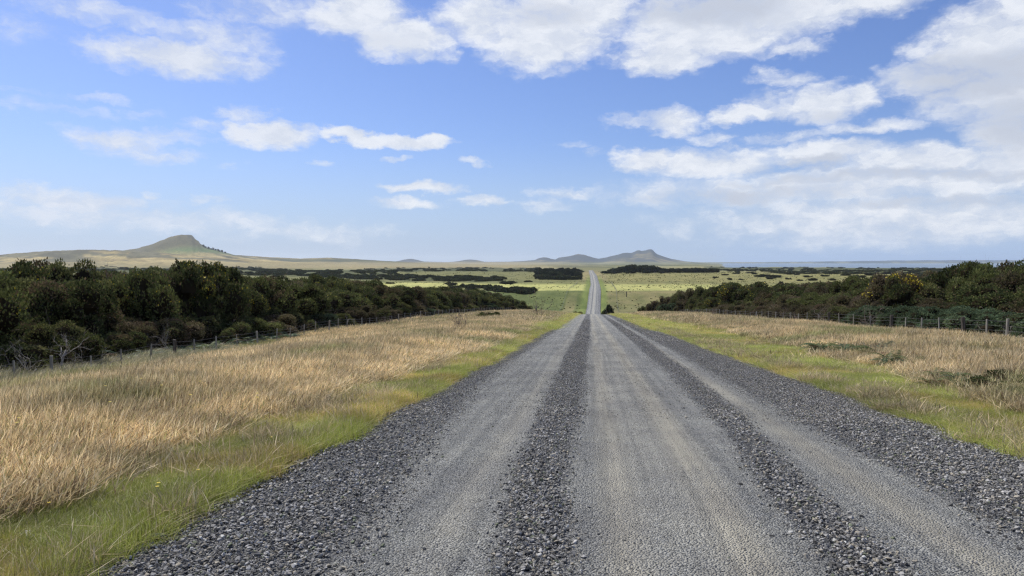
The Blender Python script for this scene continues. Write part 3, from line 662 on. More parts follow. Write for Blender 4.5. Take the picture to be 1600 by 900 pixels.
# ------------------------------------------------------------------ bush prototypes
def lobes(r_, n, flat=1.0, r0=.20, r1=.36):
    L_ = []
    for k in range(n):
        a = r_.uniform(0, 6.28); rr = math.sqrt(r_.random()) * .78; top = (1 - (rr / .95) ** 4) ** .5
        z = top * r_.uniform(.35, .88) if r_.random() < .7 else r_.uniform(.1, .45) * top; R_ = r_.uniform(r0, r1)
        L_.append((rr * cos(a), rr * sin(a), min(z, 1 - R_ * .9), R_))
    return np.array(L_)
def bush_mesh(name, seed, n, pal, size=.055, width=.016, nl=30, mtl='foliage', core=True, spire=.5, r0=.18, r1=.32, bare=.0):
    r_ = np.random.default_rng(seed); Lb = lobes(r_, nl, r0=r0, r1=r1)
    m_ = int(n * 2.2); w = Lb[:, 3] ** 2; li = r_.choice(nl, m_, p=w / w.sum())
    d = r_.normal(size=(m_, 3)); d[:, 2] += .25; d /= np.linalg.norm(d, axis=1)[:, None]
    bumpy = 1 + .28 * (fbm(d[:, 0] * 3.1 + li, d[:, 1] * 3.1 + d[:, 2] * 2.7, seed, 3) - .5) * 2
    p = Lb[li, :3] + d * (Lb[li, 3] * bumpy * r_.uniform(.82, 1.05, m_))[:, None]
    dist = np.linalg.norm(p[:, None, :] - Lb[None, :, :3], axis=2) / Lb[None, :, 3]; dist[np.arange(m_), li] = 9
    keep = (dist.min(1) > .80) & (p[:, 2] > .03)
    hole = fbm(p[:, 0] * 4 + 9, p[:, 2] * 4 + p[:, 1] * 3, seed + 5, 3); keep &= hole > .30 + bare * (p[:, 2] < .45)
    p, d, li = p[keep][:n], d[keep][:n], li[keep][:n]; k = len(p)
    ax = d * .55 + np.array((0, 0, spire)) + r_.normal(0, .42, (k, 3)); ax /= np.linalg.norm(ax, axis=1)[:, None]
    sd = np.cross(ax, r_.normal(size=(k, 3))); sd /= np.linalg.norm(sd, axis=1)[:, None]
    ln = size * r_.uniform(.6, 1.5, k)[:, None]; wd = width * r_.uniform(.6, 1.4, k)[:, None]
    mid = p + ax * ln * .45; V = np.stack([p, mid + sd * wd, p + ax * ln, mid - sd * wd], 1).reshape(-1, 3)
    V[:, 2] = np.maximum(V[:, 2], 0.0)
    Fq = np.arange(4 * k).reshape(-1, 4)
    pal = np.array(pal, float)
    lobe_c = r_.choice(len(pal), nl, p=[.4] + [.6 / (len(pal) - 1)] * (len(pal) - 1))
    ci = np.where(r_.random(k) < .62, lobe_c[li], r_.choice(len(pal), k)); c = pal[ci] * r_.uniform(.6, 1.45, k)[:, None]
    cols = np.repeat(c, 4, 0)
    if core:  # dark brown lumps for inner twigs, put in to stop light leaking through
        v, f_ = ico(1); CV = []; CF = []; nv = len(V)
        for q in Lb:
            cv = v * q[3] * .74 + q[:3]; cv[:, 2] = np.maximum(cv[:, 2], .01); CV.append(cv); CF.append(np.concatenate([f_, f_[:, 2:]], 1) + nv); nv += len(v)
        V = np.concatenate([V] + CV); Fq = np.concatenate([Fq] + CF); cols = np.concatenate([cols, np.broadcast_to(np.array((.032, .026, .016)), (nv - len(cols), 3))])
        me = bpy.data.meshes.new(name); me.from_pydata(V.tolist(), [], [tuple(q[:3]) if q[2] == q[3] else tuple(q) for q in Fq.tolist()])
        a = me.attributes.new('col', 'FLOAT_COLOR', 'POINT'); cc = np.ones((len(V), 4), np.float32); cc[:, :3] = cols; a.data.foreach_set('color', cc.ravel()); me.materials.append(M[mtl])
        return me, (p, d, Lb)
    o = mesh_np(name, V, Fq, M[mtl], False, cols, link=False); return o.data, (p, d, Lb)
def blossom_mesh(name, info, seed, frac, size=.015, zmin=.6):
    r_ = np.random.default_rng(seed); p, d, Lb = info
    patch = fbm(p[:, 0] * 3.2 + seed, p[:, 1] * 3.2, seed + 3, 2); ok = np.where((p[:, 2] > zmin) & (patch > .52))[0]
    ok = r_.choice(ok, min(len(ok), int(frac * len(p))), replace=False); q = p[ok] + d[ok] * .03; k = len(q)
    a = r_.normal(size=(k, 3)); a /= np.linalg.norm(a, axis=1)[:, None]; b_ = np.cross(a, r_.normal(size=(k, 3))); b_ /= np.linalg.norm(b_, axis=1)[:, None]
    s_ = size * r_.uniform(.4, 1.2, (k, 1)); V = np.stack([q - a * s_, q + b_ * s_, q + a * s_, q - b_ * s_], 1).reshape(-1, 3)
    return mesh_np(name, V, np.arange(4 * k).reshape(-1, 4), M['yellow'], link=False).data
def limbs_mesh(name, seed, nst=7, depth=2, m=None, spread=.8, rad=.028, length=.55, kids=(2, 3)):
    r_ = np.random.default_rng(seed); V = []; Fc = []
    for k in range(nst):
        a = r_.uniform(0, 6.28); b0 = (cos(a) * .12, sin(a) * .12, -.03); branching(r_, b0, (cos(a) * spread, sin(a) * spread, r_.uniform(.5, 1.2)), length * r_.uniform(.8, 1.3), rad * r_.uniform(.6, 1.1), depth, V, Fc, kids=kids)
    return tube_mesh(name, V, Fc, m or M['twig']).data
GR = [(.080, .095, .036), (.112, .128, .044), (.052, .064, .026), (.150, .152, .058), (.130, .098, .056)]
BR = [(.130, .115, .058), (.150, .106, .068), (.190, .155, .100), (.085, .100, .040), (.105, .078, .050)]
BL = [(.100, .140, .076), (.135, .180, .098), (.074, .104, .058), (.115, .130, .060)]
OL = [(.135, .150, .052), (.105, .120, .042), (.070, .082, .032), (.165, .155, .070)]
PR = {}
def reg(key, seed, pal, n=26000, bl=0, **kw):
    for a_, b_ in dict(size=.036, width=.0115, nl=80, r0=.07, r1=.25, spire=.35).items(): kw.setdefault(a_, b_)
    me, info = bush_mesh('foliage', seed, n, pal, **kw)
    PR[key] = dict(fol=me, limb=limbs_mesh('branches', seed + 7, 13, 3, length=.60, rad=.016) if key[:5] == 'brown' else limbs_mesh('branches', seed + 7), bl=blossom_mesh('blossom', info, seed, bl) if bl else None)
for k in range(3): reg('green%d' % k, 300 + k, GR)
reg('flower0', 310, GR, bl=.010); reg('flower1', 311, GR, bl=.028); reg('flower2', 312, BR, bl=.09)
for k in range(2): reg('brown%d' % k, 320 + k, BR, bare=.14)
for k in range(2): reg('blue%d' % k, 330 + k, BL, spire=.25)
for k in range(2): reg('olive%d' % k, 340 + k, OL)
def bush(key, x, y, sx, sy, sz, rz, label, group, name='gorse_bush', cat='bush', tint=(1, 1, 1), sink=.12):
    o = empty(name, (x, y, Hs(x, y) - sink), rz, (sx, sy, sz)); tag(o, label, cat, group); p = PR[key]
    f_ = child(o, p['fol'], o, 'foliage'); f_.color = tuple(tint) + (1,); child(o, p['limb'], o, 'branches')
    if p['bl']: child(o, p['bl'], o, 'blossom')
    return o
ORD = ['first', 'second', 'third', 'fourth', 'fifth', 'sixth', 'seventh', 'eighth', 'ninth', 'tenth', 'eleventh', 'twelfth', 'thirteenth', 'fourteenth', 'fifteenth', 'sixteenth', 'seventeenth', 'eighteenth', 'nineteenth', 'twentieth'] + \
      ['twenty-' + q for q in ('first', 'second', 'third', 'fourth', 'fifth', 'sixth', 'seventh', 'eighth', 'ninth')] + ['thirtieth'] + ['thirty-' + q for q in ('first', 'second', 'third', 'fourth', 'fifth', 'sixth', 'seventh', 'eighth', 'ninth')] + \
      ['fortieth'] + ['forty-' + q for q in ('first', 'second', 'third', 'fourth', 'fifth', 'sixth', 'seventh', 'eighth', 'ninth')]
LOOK = {'green': 'dense dark green', 'flower': 'dark green yellow-flecked', 'brown': 'brown-tipped half dead', 'blue': 'bluish green soft', 'olive': 'olive green'}
ENVL = [(-600, 430), (-200, 424), (0, 419), (60, 416), (130, 417), (150, 424), (235, 421), (258, 415), (285, 412), (320, 411), (342, 417), (352, 437), (380, 435), (420, 435), (455, 442),
        (500, 432), (530, 432), (560, 440), (590, 444), (612, 449), (660, 452), (700, 450), (720, 457), (760, 452), (790, 458), (822, 457), (831, 461), (840, 480), (900, 490)]
ENVR = [(960, 492), (1000, 483), (1030, 471), (1060, 458), (1090, 452), (1120, 446), (1150, 441), (1190, 443), (1215, 450), (1240, 441), (1270, 440), (1300, 440), (1320, 434), (1345, 431), (1372, 432),
        (1400, 430), (1435, 430), (1455, 437), (1475, 424), (1500, 412), (1530, 409), (1565, 404), (1600, 403), (1800, 400)]
used_rows = []
def hedge(side, rows, env, ystart, yend, keyf):
    ex, ey = zip(*env)
    for rn, (X0, des, jit, step) in rows.items():
        y = ystart + rng.uniform(0, step * .5); i = 0
        while y < yend:
            X = X0 + rng.uniform(-jit, jit); r_w = rng.uniform(3.0, 4.2) * (1 + .25 * (y > 90)) * (.72 if rn == 'front' else 1)
            if side < 0 and y > 140: X += (y - 140) * .10
            px, _ = topx(np.array(X), np.array(y), np.array(0.)); px = float(px)
            zt = float(ray(px, float(np.interp(px, ex, ey)))[2]) * y; g_ = float(Heye(X, y)); hm = zt - g_ + .1
            h = min(hm, 5.8) * rng.uniform(.92, 1.04) * (1 if side < 0 else .95) if des is None else min(des * rng.uniform(.75, 1.15), hm)
            if h > .9:
                key = keyf(px, y, rn); rw = min(r_w, .8 * h + 1.2)
                bush(key, X, y, rw * rng.uniform(.95, 1.2), rw * rng.uniform(1.0, 1.3), h, rng.uniform(0, 6.28),
                     '%s gorse bush, %s along the %s row behind the %s fence' % (LOOK[key.rstrip('0123456789')], ORD[min(i, 49)], rn, 'left' if side < 0 else 'right'),
                     'gorse bushes behind the %s fence' % ('left' if side < 0 else 'right'), tint=[rng.uniform(.78, 1.25)] * 3); i += 1
            y += step * rng.uniform(.8, 1.2) * (1 + y / 160.)
def kl(px, y, rn):
    r = rng.random()
    if rn == 'front': return 'brown%d' % rng.integers(2) if r < .45 else 'blue0' if r < .55 else 'green%d' % rng.integers(3) if r < .85 else 'olive0'
    if 240 < px < 350 or 480 < px < 560: return 'flower1' if r < .6 else 'flower0'
    return 'flower0' if r < .3 else 'green%d' % rng.integers(3) if r < .8 else 'brown%d' % rng.integers(2) if r < .9 else 'olive1'
def kr(px, y, rn):
    r = rng.random()
    if 1395 < px < 1440 and rn == 'third': return 'flower2'
    if 1100 < px < 1215 and rn != 'front': return 'flower1' if r < .7 else 'green1'
    if rn == 'front' and px > 1370: return 'blue%d' % rng.integers(2)
    if rn == 'front' and px < 1060: return 'olive1' if r < .4 else 'brown0'
    return 'brown%d' % rng.integers(2) if r < .62 else 'green%d' % rng.integers(3) if r < .85 else 'olive0'
hedge(-1, {'front': (-24.9, 2.0, .4, 3.6), 'middle': (-27.8, 4.3, .8, 4.0), 'third': (-32.0, None, .8, 3.9), 'back': (-37.5, None, 1.2, 4.2)}, ENVL, 14, 215, kl)
def placed(key, px, y, top, w, lb, side='right'):
    r = ray(px, top); x = r[0] * y; h = r[2] * y - float(Heye(x, y)) + .1
    bush(key, x, y, w, w * 1.1, h, rng.uniform(0, 6), lb, 'gorse bushes behind the %s fence' % side)
placed('flower2', 1410, 57, 428, 3.0, 'gorse bush topped with a broad mass of bright yellow flowers behind the right fence')
placed('flower1', 1180, 122, 441, 6.0, 'wide domed gorse bush with scattered yellow flowers behind the right fence')
placed('flower1', 1140, 136, 443, 5.0, 'domed yellow-flecked gorse bush just beyond the wide one behind the right fence')
placed('flower1', 300, 48, 410, 3.8, 'tallest yellow-flowered gorse bush standing under the pointed hill', 'left')
placed('flower1', 328, 50, 412, 3.2, 'tall yellow-flowered gorse bush just right of the tallest one', 'left')
for px, top, y, w, key, lb in ((1008, 479, 190, 2.2, 'olive0', 'low olive gorse bush nearest the far end of the road crest on the right'), (1030, 471, 182, 3.4, 'brown0', 'brown gorse bush, second from the crest of the road on the right'),
        (1050, 462, 174, 3.8, 'brown1', 'broad brown gorse bush, third from the crest of the road on the right'), (1070, 456, 166, 4.0, 'green1', 'dark green gorse bush, fourth from the crest of the road on the right'),
        (1088, 452, 158, 4.0, 'brown0', 'brown gorse bush, fifth from the crest of the road on the right'), (1106, 449, 150, 4.2, 'green2', 'dark gorse bush, sixth from the crest of the road on the right'),
        (1046, 474, 158, 2.6, 'blue0', 'low bluish bush before the brown gorse near the crest on the right'), (1072, 470, 146, 2.8, 'brown1', 'low brown bush before the dark green gorse near the crest on the right'), (1098, 464, 136, 3.0, 'olive1', 'low olive bush before the brown gorse beyond the far end of the right fence')):
    placed(key, px, y, top, w, lb)
hedge(1, {'front': (20.3, 1.9, .4, 3.6), 'middle': (23.8, 3.0, .6, 4.0), 'third': (28.0, None, .8, 4.6), 'back': (33.5, None, 1.0, 5.2)}, ENVR, 24, 175, kr)

# ------------------------------------------------------------------ dead branches at the foot of the left hedge
def dead(name, seed, px, X, h, sx, nst, depth, label, m='branch', spread=1.3, rad=.026, kids=(2, 4)):
    x, y, z = on_x(px, X)
    o = tag(tube_mesh(name, *(lambda V, Fc: [branching(np.random.default_rng(seed + k), (rng.uniform(-.1, .1), rng.uniform(-.1, .1), -.05), (cos(k * 2.4) * spread, sin(k * 2.4) * spread * .4, .8), .62, rad, depth, V, Fc, wig=.55, kids=kids) for k in range(nst)] and (V, Fc))([], []), M[m], link=True), label, 'dead bush')
    o.location = (x + (.5 if x < 0 else -.5), y, z); o.scale = (sx * 1.1, sx, h * 1.1); return o
dead('dead_bush', 501, 55, -22.7, 2.3, 2.6, 5, 3, 'large bleached bare branches arching over the tall grass at the left edge')
dead('dead_bush', 521, 118, -22.9, 1.5, 1.9, 4, 3, 'pale twisted dead branches low between the big bare bush and the tilted post')
dead('dead_bush', 541, 250, -23.2, 2.5, 1.5, 3, 2, 'thin upright dead branches in front of the dark gorse above the dark fence post', rad=.012, spread=.5)
dead('dead_bush', 561, 527, -22.5, 2.0, 1.5, 2, 2, 'single forked white dead branch leaning over the left fence', rad=.026, spread=.7, kids=(1, 2))
dead('dead_bush', 581, 458, -23.2, 1.6, 1.2, 2, 2, 'slim pale dead stems rising from the gorse behind the left fence', rad=.014, spread=.4)
dead('dead_bush', 591, 1250, 18.9, 1.7, 2.0, 5, 3, 'tangled grey-brown dead twigs behind the right fence, farther one', 'twig', spread=1.0)
dead('dead_bush', 601, 1310, 18.9, 1.9, 2.0, 5, 3, 'tangled brown dead twigs behind the right fence near its middle', 'twig', spread=1.0)
dead('dead_bush', 611, 1375, 18.8, 1.6, 1.8, 4, 3, 'low brown dead twigs behind the thick dark strainer post', 'twig', spread=1.0)
dead('dead_bush', 621, 1590, 18.9, 1.5, 1.6, 4, 3, 'pale dead twigs against the right edge behind the near fence post', 'branch', spread=1.0, rad=.012)

# ------------------------------------------------------------------ fences
def post_mesh(name, w, h, seed, round_=False, m='wood'):
    r_ = np.random.default_rng(seed); V = []; k = 10 if round_ else 4; ring = []
    zs = np.linspace(-.25, h, 6)
    for i, z in enumerate(zs):
        for j in range(k):
            a = 2 * pi * (j + .5) / k; rr = w / 2 * (1 if round_ else 1.25) * (1 + r_.uniform(-.07, .07))
            V.append((rr * cos(a), rr * sin(a) * (1 if round_ else .8), z + (r_.uniform(-.012, .02) if i == 5 else 0)))
    Fq = [(i * k + j, i * k + (j + 1) % k, (i + 1) * k + (j + 1) % k, (i + 1) * k + j) for i in range(5) for j in range(k)] + [tuple(5 * k + j for j in range(k))]
    me = bpy.data.meshes.new(name); me.from_pydata(V, [], Fq); me.materials.append(M[m]); return me
PT = [post_mesh('post', .052, 1.12, 5), post_mesh('post', .06, 1.18, 6), post_mesh('post', .07, 1.15, 8)]
PS = [post_mesh('strainer_post', .17, 1.22, 7, True, 'darkwood'), post_mesh('strainer_post', .12, 1.2, 9, True)]
def fence(name, pts, label, wires=5, thin=.0034):
    root = empty(name, tuple(pts[0][:3])); tag(root, label, 'fence'); P0 = np.array(pts[0][:3]); tops = []
    for i, (x, y, z, kind) in enumerate(pts):
        me = PS[0] if kind == 2 else PS[1] if kind == 1 else PT[i % 3]; q = child(root, me, root, me.name.split('.')[0])
        q.location = (x - P0[0], y - P0[1], z - P0[2] - rng.uniform(0, .08)); q.rotation_euler = (rng.normal(0, .022), rng.normal(0, .03), rng.uniform(-.4, .4))
        tops.append(np.array((x, y, z)) - P0)
    for w in range(wires):
        V = []; Fc = []; hgt_ = 1.05 - w * .2; pp = []
        for i in range(len(tops)):
            pp.append(tops[i] + np.array((.05, 0, hgt_)))
            if i + 1 < len(tops): pp.append((tops[i] + tops[i + 1]) / 2 + np.array((.05, 0, hgt_ - .012)))
        tube(V, Fc, pp, [thin * max(1, .5 + math.hypot(*(p + P0)[:2]) / 60) for p in pp], 4); tube_mesh('wire', V, Fc, M['wire'], True, root)
    return root
lp = []
for px, kd in ((-70, 0), (20, 0), (77, 1), (140, 0), (188, 0), (233, 0), (271, 2), (302, 0), (337, 0), (370, 0), (402, 1), (431, 0), (453, 0), (474, 0), (492, 0), (513, 1), (528, 0), (541, 0), (553, 0), (565, 1), (577, 0)):
    lp.append(on_x(px, FL) + (kd,))
y = lp[-1][1] + 2.6; k = 1
while y < 186 and len(lp) < 90:
    xx = FL + max(0, y - 140) * .05; lp.append((xx, y, Hs(xx, y), 1 if k % 4 == 0 else 0)); y += 2.7; k += 1
fence('wire_fence', lp, 'weathered post and wire fence along the left, sunk in tall dry grass before gorse')
rp = []
for px, kd in ((1640, 0), (1575, 1), (1543, 0), (1508, 2), (1470, 0), (1441, 0), (1416, 0), (1393, 2), (1361, 0), (1335, 0), (1313, 0), (1297, 2), (1278, 0), (1262, 0), (1248, 0), (1236, 1), (1224, 0)):
    rp.append(on_x(px, FR) + (kd,))
y = rp[-1][1] + 2.6; k = 1
while y < 150: rp.append((FR, y, Hs(FR, y), 1 if k % 4 == 0 else 0)); y += 2.7; k += 1
fence('wire_fence', rp, 'post and wire fence along the right with thick dark strainer posts before the gorse')
def farfence(offs, y0, y1, step, label):
    pts = []; y = y0
    while y < y1: x = cx(y) + np.interp(y, *offs); pts.append((x, y, Hs(x, y), 1 if len(pts) % 5 == 0 else 0)); y += step
    fence('wire_fence', pts, label, 2, .004)
farfence(([360, 460, 640], [-17, -17, -15]), 372, 640, 6, 'distant post fence left of the road where it climbs out of the dip')
farfence(([360, 460, 640], [12.5, 13, 14]), 372, 640, 6, 'distant post fence right of the road where it climbs out of the dip')
x, y, z = gnd(979, 464, 300); q = empty('marker_post', (x, y, z)); tag(q, 'single dark thick post standing alone on the far tan slope', 'post')
me = post_mesh('post_body', .5, 3.2, 77, True, 'darkwood'); child(q, me, q)

# ------------------------------------------------------------------ ferns and small plants of the verges
def fern_mesh(seed, n=11, L0=.75, col=(.10, .13, .045), dead_=.25):
    r_ = np.random.default_rng(seed); V = []; Fc = []; Cc = []
    for k in range(n):
        a = 6.28 * k / n + r_.normal(0, .3); L = L0 * r_.uniform(.7, 1.2); el0 = r_.uniform(.7, 1.3); c = np.array(col) * r_.uniform(.6, 1.4)
        if r_.random() < dead_: c = np.array((.17, .11, .06)) * r_.uniform(.7, 1.2)
        p = np.array((0, 0, 0.)); pr = None
        for s_ in range(14):
            t = s_ / 13; e = el0 - 1.9 * t; d = np.array((cos(a) * cos(e), sin(a) * cos(e), sin(e))); p2 = p + d * L / 13
            sd = np.array((-sin(a), cos(a), 0)); w = L * .30 * (1 - t) ** .8 * (t > .12) + .004
            for sg in (-1, 1):
                b = len(V); q = p2 + sd * sg * w + np.array((0, 0, -w * .35)) + d * w * .35; m_ = (p + q) / 2
                V += [p, m_ + d * L * .025, q, m_ - d * L * .025]; Fc.append([b, b + 1, b + 2, b + 3]); Cc += [c * r_.uniform(.85, 1.15)] * 4
            p = p2
    return mesh_np('frond', np.array(V), Fc, M['plant'], False, np.array(Cc), link=False).data
FN = [fern_mesh(700 + k) for k in range(3)] + [fern_mesh(710 + k, col=(.085, .13, .07), dead_=.1) for k in range(2)]
def fern(loc, s_, k, label, group='bracken ferns along the verges', tint=1):
    s_ *= 1.12; o = empty('bracken_fern', (loc[0], loc[1], loc[2] + .12), rng.uniform(0, 6), (s_, s_, s_)); tag(o, label, 'fern', group)
    for j in range(4):
        c_ = child(o, FN[(k + j) % len(FN)], o, 'frond_cluster'); c_.location = (rng.uniform(-.5, .5), rng.uniform(-.4, .4), 0); c_.rotation_euler = (0, 0, rng.uniform(0, 6)); c_.scale = (rng.uniform(.7, 1.1),) * 3
    return o
PX = [(268, 'green bracken in front of the dark strainer post of the left fence'), (300, 'bracken clump just past the dark strainer post of the left fence'), (322, 'feathery green bracken beside the tall pale left fence post'),
      (350, 'bright green bracken between two pale posts of the left fence'), (385, 'arching bracken before the thick pale left fence post'), (415, 'green bracken just past the thick pale left fence post'), (440, 'low bracken below the bare forked branch of the left hedge'),
      (215, 'dull bracken at the grassy foot of the gorse beyond the near left posts')]
for k, (px, lb) in enumerate(PX):
    fern(on_x(px, FL - 1.1), 1.5, k, lb)
for k, (px, py, s_, lb) in enumerate([(515, 541, .8, 'lone dark fern poking out of the dry grass below the left fence'), (1310, 552, .95, 'dark bracken at the green edge, farther of the middle pair on the right verge'),
      (1345, 556, 1.0, 'dark brown-green bracken on the right verge, between two other clumps'), (1392, 560, 1.05, 'spreading bracken on the right verge beside the rounded dark shrub'), (1410, 572, .9, 'ragged low bracken nearest the green strip below the rounded dark shrub'),
      (1540, 552, .9, 'dusty bracken in the dry grass below the near right fence posts'), (1190, 512, 1.0, 'bracken tuft standing above the grass farther along the right verge'), (1160, 515, .9, 'low dark bracken bordering the green strip, farthest but one on the right'),
      (1225, 516, 1.0, 'dark bracken at the green edge in front of the middle of the right fence'), (1480, 604, .7, 'small bluish fern between the dry grass and green verge on the right')]):
    x, y, z = gnd(px, py + 6); fern((x, y, z), s_, k, lb)
reg('low0', 350, GR, n=6000, size=.09, width=.02); 
for px, py, w, h, lb in ((1456, 561, .75, .50, 'rounded dark green shrub sitting alone in the right dry grass'), (1590, 612, .75, .42, 'sprawling dark shrub at the right edge above the green verge'), (1560, 618, .7, .36, 'low dark shrub beside the sprawling one at the right edge'),
                         (1598, 560, .7, .4, 'dark shrub in dry grass at the right edge under the near post'), (765, 498, 1.6, .9, 'low green shrub in the dry grass far along the left bank'), (840, 488, 1.3, .7, 'faint low shrub on the brow of the left bank')):
    x, y, z = gnd(px, py + 3); bush('low0', x, y, w, w, h, rng.uniform(0, 6), lb, 'low shrubs in the verge grass', 'low_shrub', 'shrub', sink=.03)
# thistles
def thistle(px, py, s_, lb):
    x, y, z = gnd(px, py); V = []; Fc = []; r_ = np.random.default_rng(int(px)); heads = []
    o = empty('thistle', (x, y, z), 0, (s_,) * 3); tag(o, lb, 'thistle', 'dry thistles on the banks')
    for k in range(9): branching(r_, (r_.uniform(-.1, .1), r_.uniform(-.1, .1), 0), (r_.normal(0, .5), r_.normal(0, .5), 1.1), .9, .012, 2, V, Fc, wig=.25, up=.5)
    tube_mesh('stems', V, Fc, M['twig'], True, o)
    v, f_ = ico(1); hv = []; hf = []
    for k in range(26):
        c = np.array(V[r_.integers(len(V))]); 
        if c[2] > .5: hv.append(v * .035 + c); hf.append(f_ + (len(hv) - 1) * len(v))
    mesh_np('seed_heads', np.concatenate(hv), np.concatenate(hf), M['twig'], parent=o)
thistle(843, 497, 1.9, 'brown many-stemmed thistle by the road where the left bank crests')
thistle(716, 527, .9, 'small reddish dock stalk in the middle of the left dry grass')
thistle(1117, 500, 1.1, 'thin dry stalk standing at the far end of the right dry grass')
thistle(598, 515, 1.0, 'dark dry stalk on the left bank just below the fence')

# ------------------------------------------------------------------ flowers, mushrooms, rocks
def flower(px, py, hh, s_, lb):
    x, y, z = gnd(px, py + 6); o = empty('yellow_flower', (x, y, z)); tag(o, lb, 'flower', 'yellow hawkweed flowers on the left verge')
    V = []; Fc = []; tube(V, Fc, [(0, 0, 0), (.01, 0, hh * .5), (.0, .01, hh)], [.0018, .0015, .0012], 4); tube_mesh('stem', V, Fc, M['stem'], True, o)
    V = []; Fc = []
    for k in range(12):
        a = 6.28 * k / 12; b = len(V); d = np.array((cos(a), sin(a), .25)); sd = np.array((-sin(a), cos(a), 0)) * .28
        V += [np.array((0, 0.01, hh)), d * s_ * .7 + sd * s_ + (0, .01, hh), d * s_ + (0, .01, hh), d * s_ * .7 - sd * s_ + (0, .01, hh)]; Fc.append([b, b + 1, b + 2, b + 3])
    mesh_np('flower_head', np.array(V), Fc, M['yellow'], parent=o)
FLW = [(144, 624), (272, 630), (172, 687), (30, 723), (27, 733), (112, 766), (247, 773), (245, 779), (309, 750), (424, 695), (402, 667), (380, 609), (402, 676), (221, 635), (298, 671), (76, 806), (313, 641), (165, 651), (217, 693), (253, 650)]
FLW.sort()
for k, (a, b_) in enumerate(FLW):
    near = b_ > 740
    flower(a, b_, .12 if b_ > 690 and a > 60 else .46, .016 if b_ > 690 else .02,
           'yellow flower in the %s of the left bank, %s from the left' % ('short green grass' if b_ > 690 and a > 60 else 'tall dry grass', ORD[k]))
def mushroom(px, py, s_, lb, grp='pale mushrooms and litter in the verges'):
    x, y, z = gnd(px, py); o = empty('mushroom', (x, y, z + .05), rng.uniform(0, 6), (s_,) * 3); tag(o, lb, 'mushroom', grp); n = 14; V = []; Fc = []
    prf = [(.0, .05), (.04, .048), (.08, .035), (.11, .008), (.10, -.006), (.02, .01)]
    for rr, zz in prf:
        for j in range(n): a = 6.28 * j / n; V.append((rr * cos(a) * (1 + .08 * sin(3 * a)), rr * sin(a), zz + .02 * cos(a)))
    Fc = [(i * n + j, i * n + (j + 1) % n, (i + 1) * n + (j + 1) % n, (i + 1) * n + j) for i in range(5) for j in range(n)]
    me = bpy.data.meshes.new('cap'); me.from_pydata(V, [], Fc); me.materials.append(M['white']); child(o, me, o)
    V = []; Fc = []; tube(V, Fc, [(0, 0, -.07), (0, 0, .02)], [.02, .016], 6); tube_mesh('stalk', V, Fc, M['white'], True, o)
mushroom(1382, 604, .9, 'broad pale mushroom lying in the green of the right verge'); mushroom(1333, 618, .55, 'small white mushroom near the gravel edge of the right verge')
mushroom(1297, 600, .55, 'greyish mushroom by the brown grass at the right gravel edge'); mushroom(1450, 636, .35, 'tiny pale mushroom in the nearer green of the right verge')
mushroom(1577, 702, .42, 'small white cap on the gravel margin near the right edge')
mushroom(40, 848, .40, 'white yarrow-like cap cluster in green grass at the lower left corner'); mushroom(46, 852, .30, 'smaller white cap beside the other one at the lower left corner')
mushroom(676, 589, .6, 'white speck of a mushroom on the far left verge beside the gravel')
def rock(name, px, py, sx, sy, sz, seed, lb, tint=None, cat='rock', grp=None):
    x, y, z = gnd(px, py); o = stone_mesh(name, 3, seed, True, M['rock'], 12); o.location = (x, y, road_z(np.array(x), np.array(y)) + sz * .35 if -2.9 < x < 4.5 else z + sz * .3)
    o.rotation_euler = (rng.normal(0, .15), rng.normal(0, .15), rng.uniform(0, 3)); o.scale = (sx, sy, sz); tag(o, lb, cat, grp)
rock('rock', 246, 851, .082, .07, .075, 901, 'grey boulder half hidden in grass at the left gravel edge')
rock('rock', 383, 766, .04, .03, .03, 902, 'small tan rock at the grass edge farther up from the boulder')
for k, (px, py, s_, lb) in enumerate([(845, 842, .036, 'flat grey stone on top of the middle windrow, largest there'), (1434, 843, .030, 'dark stone lying loose on the right wheel track close to the windrow'), (1206, 850, .024, 'dark stone on the central wheel track at the windrow foot'),
     (1525, 893, .022, 'dark stone at the very bottom of the right wheel track'), (1480, 834, .020, 'dark stone on the right wheel track, right of its twin'), (724, 888, .026, 'dark stone in the left track near the bottom edge'), (663, 868, .024, 'brownish stone in the left track close to the bottom edge'),
     (935, 847, .018, 'small dark stone on the swept track just past the middle windrow'), (975, 857, .018, 'small dark stone alone on the sandy central track'), (1265, 713, .022, 'black stone on the right track beside fine sand')]):
    rock('stone', px, py, s_, s_ * .8, s_ * .62, 910 + k, lb, cat='stone', grp='larger loose stones on the road')

# ------------------------------------------------------------------ the far land: scrub, trees, tussocks
FP = []
for k in range(4):
    me, _ = bush_mesh('f%d_scrub_shape' % k, 800 + k, 900, [(.045, .055, .026), (.06, .07, .03), (.035, .042, .022), (.07, .06, .035)], size=.16, width=.06, nl=14, mtl='farfoliage')
    FP.append(bpy.data.objects.new('f%d_scrub' % k, me))
fpc = proto_coll('scrub_shapes', FP)
